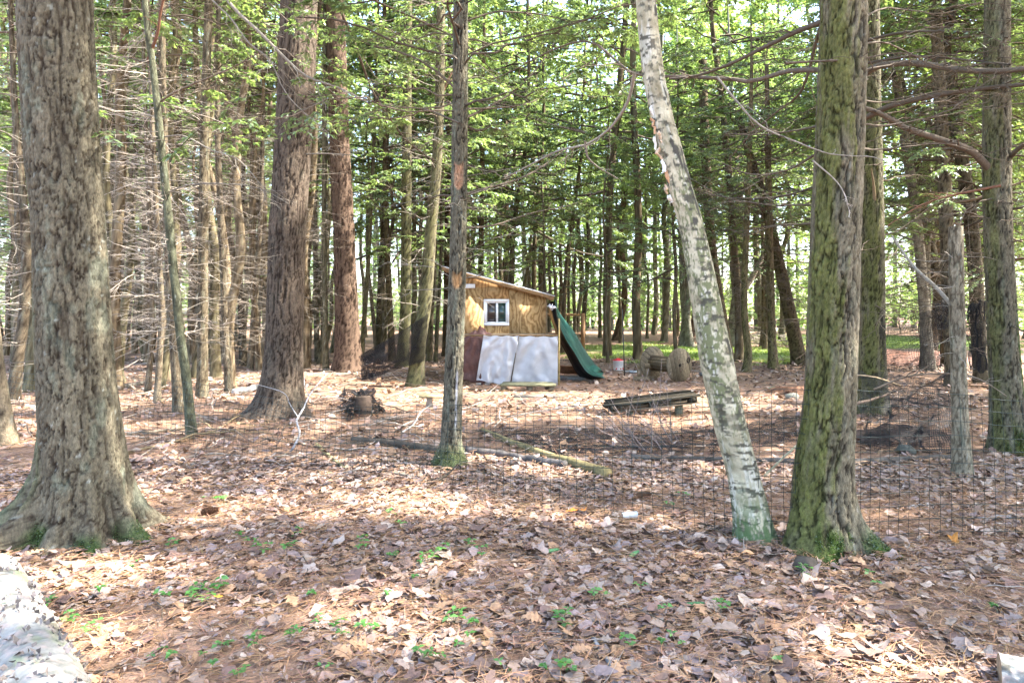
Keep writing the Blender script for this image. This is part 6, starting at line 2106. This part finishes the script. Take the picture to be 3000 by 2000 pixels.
# ------------------------------------------------------------------ birch log and other near things
def birch_log(label, pA, pB, r, seed, end=True):
    n, m = 150, 64
    A_, B_ = np.array(pA, float), np.array(pB, float)
    t = np.linspace(0, 1, n)
    ax_ = nrm(B_ - A_)
    sd = nrm(np.cross(ax_, np.array([0, 0, 1.0])))
    up = np.cross(sd, ax_)
    th = np.arange(m) / m * 2 * PI
    T, TH = np.meshgrid(t, th, indexing='ij')
    L = np.linalg.norm(B_ - A_)
    n1 = fbm(np.cos(TH) * 1.5 + seed, np.sin(TH) * 1.5, T * L * 24, 3, seed)
    n2 = fbm(np.cos(TH) * 2.5, np.sin(TH) * 2.5 + seed, T * L * 5, 4, seed + 1)
    n3 = fbm(np.cos(TH) * 7, np.sin(TH) * 7 + seed, T * L * 30, 3, seed + 2)
    R = r * (1 + 0.10 * (n2 - 0.5)) + 0.014 * (n1 - 0.5) + 0.02 * (n3 - 0.5)
    V = A_ + (T * L)[..., None] * ax_ + (R * np.cos(TH))[..., None] * sd + (R * np.sin(TH))[..., None] * up
    c = np.array([0.17, 0.17, 0.16]) + (n1[..., None] - 0.5) * 0.34
    c = blend(c, (0.25, 0.20, 0.18), sstep(0.5, 0.62, n3) * 0.8)
    c = blend(c, (0.18, 0.21, 0.12), sstep(0.54, 0.66, n2) * 0.75)
    c = blend(c, (0.10, 0.09, 0.07), sstep(0.62, 0.70, n1))
    i = np.arange(n - 1)[:, None] * m
    j = np.arange(m)[None]
    q = np.stack([i + j, i + (j + 1) % m, i + m + (j + 1) % m, i + m + j], -1).reshape(-1, 4)
    root = empty('birch_log', A_ - np.array([0, 0, r]), label, 'log')
    o0 = np.array(root.location)
    mb = MB().add(V.reshape(-1, 3), q, np.clip(c, 0.03, 0.8).reshape(-1, 3))
    mb.build('bark', 'birch', root, o0, True)
    for ring_, cen in ((V[0], A_), (V[-1], B_)):
        MB().add(np.vstack([ring_, cen[None]]), np.c_[np.arange(m), (np.arange(m) + 1) % m, np.full(m, m)], (0.30, 0.22, 0.15)).build('sawn_end', 'old_wood', root, o0)
    fl = MB()                                        # ragged bark flakes
    k = int(420 * L * r / 0.15)
    a, s = rng.uniform(-0.6, PI + 0.6, k), rng.uniform(0.02, 0.98, k)
    cl = fbm(s * 9, a * 2, 0 * a, 2, seed + 5) > 0.46
    a, s = a[cl], s[cl]
    k = len(a)
    rad = np.cos(a)[:, None] * sd + np.sin(a)[:, None] * up
    p = A_ + (s * L)[:, None] * ax_ + rad * (r * 1.0)
    d = nrm(rng.normal(0, 0.6, (k, 3)) + rad * 0.9 + ax_ * rng.normal(0, 0.8, (k, 1)))
    fl.leaves(p, d, nrm(rad + rng.normal(0, 0.7, (k, 3))), rng.uniform(0.015, 0.045, k), rng.uniform(0.012, 0.03, k), np.array([0.23, 0.195, 0.18]) * rng.uniform(0.4, 1.2, (k, 1)))
    o = fl.build('bark_flakes', 'birch', root, o0)
    o['kind'] = 'stuff'
    return root


birch_log('white birch log with ragged flaking bark lying near the mossy roots', (-3.02, 3.84, 0.09), (-1.15, 1.87, 0.14), 0.165, 3)
birch_log('stub of white birch log in the corner at the bottom of the picture', (2.16, 2.95, 0.05), (2.75, 2.62, 0.05), 0.085, 8)

# cut root stub at the foot of the stout pine
g = G(2362, 1678)
rs = MB()
V, f = lathe([(0.10, -0.06), (0.085, 0.0), (0.07, 0.05), (0.05, 0.085), (0.0, 0.095)], 22)
a_ = np.arctan2(V[:, 1], V[:, 0])
V[:, :2] *= (1 + 0.18 * np.sin(a_ * 3 + 1) + 0.08 * np.sin(a_ * 7))[:, None]
rs.add(V + g, f, (0.07, 0.058, 0.046))
o = rs.build('root_stub', 'old_wood', None, g, True)
o.location = g
tag(o, 'dark cut root stub at the mossy foot of the stout pine', 'stump')


def cone(label, px, py, L, r, yaw_, col, opened, mat):
    g = G(px, py) + np.array([0, 0, r + 0.025])
    m_ = MB()
    n = 90
    k = np.arange(n)
    s = (k + 0.5) / n
    a = k * 2.39996
    prof = r * np.sin(PI * np.clip(0.1 + 0.88 * s, 0, 1)) ** 0.7
    axd = np.array([math.cos(yaw_), math.sin(yaw_), 0.1])
    axd /= np.linalg.norm(axd)
    sd = nrm(np.cross(axd, np.array([0, 0, 1.0])))
    up = np.cross(sd, axd)
    rad = np.cos(a)[:, None] * sd + np.sin(a)[:, None] * up
    p = g + ((s - 0.5) * L)[:, None] * axd + rad * (prof * 0.45)[:, None]
    d = nrm(rad * opened + axd)
    colr = np.array(col) * rng.uniform(0.7, 1.3, (n, 1))
    m_.leaves(p, d, nrm(rad - axd * 0.4), np.full(n, r * 0.95), np.full(n, r * 0.8), colr)
    V, f = lathe([(0.0, -0.5), (0.4, -0.42), (0.62, -0.1), (0.55, 0.25), (0.25, 0.46), (0.0, 0.5)], 12)
    V = g + V[:, :1] * r * sd + V[:, 1:2] * r * up + V[:, 2:] * L * axd
    m_.add(V, f, np.array(col) * 0.8)
    o = m_.build('pine_cone', mat, None, g)
    o.location = g
    return tag(o, label, 'pine cone')


cone('brown open pine cone on the needles near the massive pine', 612, 1512, 0.13, 0.035, 0.1, (0.15, 0.075, 0.04), 1.0, 'twig')
cone('brown open pine cone behind the fence below the crooked branch', 1882, 1474, 0.12, 0.03, 0.2, (0.13, 0.07, 0.04), 1.0, 'twig')
cone('green closed pine cone on leaves below the orange leaf', 1612, 1634, 0.105, 0.017, 0.25, (0.10, 0.19, 0.075), 0.35, 'pine_cone_green')
cone('green closed pine cone lying nearest the foot of the birch', 1856, 1645, 0.09, 0.017, 0.75, (0.10, 0.19, 0.075), 0.35, 'pine_cone_green')
cone('green closed pine cone lying alone on the open leaves lowest of the three', 2030, 1788, 0.10, 0.017, -0.05, (0.10, 0.19, 0.075), 0.35, 'pine_cone_green')

# curl of white bark
u = np.linspace(0.3, 5.2, 18)
V = np.stack([np.stack([np.full(18, s * 0.1), np.cos(u) * (0.02 + 0.002 * u), np.sin(u) * (0.02 + 0.002 * u) + 0.024], -1) for s in np.linspace(-0.6, 0.6, 6)]).reshape(-1, 3)
i = (np.arange(5)[:, None] * 18 + np.arange(17)[None]).ravel()
o = MB().add(V, np.c_[i, i + 1, i + 19, i + 18], (0.42, 0.43, 0.42)).build('bark_roll', 'birch', None, None, True)
o.location = G(1845, 1536) + np.array([0, 0, 0.03])
o.rotation_euler = (0, -0.05, 0.15)
tag(o, 'curled roll of white birch bark lying at the fence bottom', 'bark')

# seedlings
SEED = [(480, 1765), (560, 1770), (575, 1755), (390, 1665), (270, 1762), (200, 1830), (215, 1842), (262, 1865), (275, 1855), (130, 1790), (460, 1932), (478, 1952), (640, 1740), (610, 1782), (760, 1600), (770, 1625), (840, 1618), (868, 1582), (900, 1762), (850, 1868), (862, 1880), (760, 1885), (748, 1892), (652, 1905), (600, 1932), (622, 1958), (700, 1985), (950, 1980), (1000, 1862), (938, 1830), (1080, 1862), (1010, 1880), (1218, 1712), (1150, 1645), (1175, 1560), (1060, 1602), (1068, 1622), (1240, 1942), (1285, 1955), (1400, 1850), (640, 1470), (655, 1475), (590, 1468), (1300, 1640), (1385, 1620), (1480, 1985), (1610, 1988), (1660, 1985), (1742, 1768), (1765, 1762), (1650, 1828), (1652, 1842), (1980, 1905), (1955, 1920), (1840, 1905), (1945, 1810), (2262, 1962), (1876, 1736), (2362, 1698), (2552, 1728), (2925, 1818), (2118, 1798), (1995, 1474), (2013, 1472), (1960, 1505), (1250, 1665), (1410, 1640), (690, 1590), (505, 1605), (720, 1600), (880, 1560), (1140, 1520), (1330, 1840), (1352, 1905), (1120, 1770)]
sm = []
for k in range(7):
    m_ = MB()
    ns = 2 + k % 3
    for q in range(ns):
        a = rng.uniform(0, 6.28)
        hgt = rng.uniform(0.025, 0.06)
        tip = np.array([math.cos(a) * 0.03, math.sin(a) * 0.03, hgt])
        m_.tubes(smooth_curve([np.zeros(3), tip * np.array([0.4, 0.4, 0.7]), tip], 5), np.full(5, 0.0012), 4, (0.12, 0.12, 0.04))
        nlv = 3
        az = a + np.array([0, 1.9, -1.9]) + rng.normal(0, 0.2, 3)
        d = nrm(np.stack([np.cos(az), np.sin(az), rng.uniform(-0.15, 0.25, 3)], -1))
        m_.leaves(np.tile(tip, (3, 1)), d, nrm(np.array([0, 0, 1.0]) + rng.normal(0, 0.2, (3, 3))), rng.uniform(0.025, 0.045, 3), rng.uniform(0.018, 0.030, 3), green(3, np.array([0.06, 0.20, 0.035]), np.array([0.12, 0.33, 0.06])))
    me = m_.mesh('seedling')
    me.materials.append(M['leaf_green'])
    sm.append(me)
for k, (px, py) in enumerate(SEED):
    o = link('seedling', sm[k % 7])
    g = G(px, py)
    o.location = g + np.array([0, 0, 0.022])
    o.rotation_euler = (0, 0, k * 1.7)
    s = 0.75 + 0.5 * rng.uniform()
    o.scale = (s, s, s)
    tag(o, 'small green seedling sprouting through the fallen leaves', 'seedling', 'green seedlings among the fallen leaves')

# a few leaves with a colour of their own
for px, py, col, s in ((1672, 1524, (0.50, 0.17, 0.03), 1.0), (1708, 1520, (0.52, 0.20, 0.05), 0.9), (2792, 1605, (0.42, 0.18, 0.04), 1.0), (640, 1770, (0.60, 0.34, 0.04), 0.5), (2325, 1612, (0.55, 0.33, 0.06), 0.7)):
    m_ = MB()
    litter(m_, maple_leaf(), np.zeros((1, 3)), np.array([0.10 * s]), np.array([0.0]), 0.2)
    m_.c = [np.tile(col, (len(m_.v[0]), 1))]
    m_.v = [m_.v[0] - m_.v[0].mean(0)]
    o = m_.build('leaf', 'litter', ground)
    o.location = G(px, py) + np.array([0, 0, 0.06])
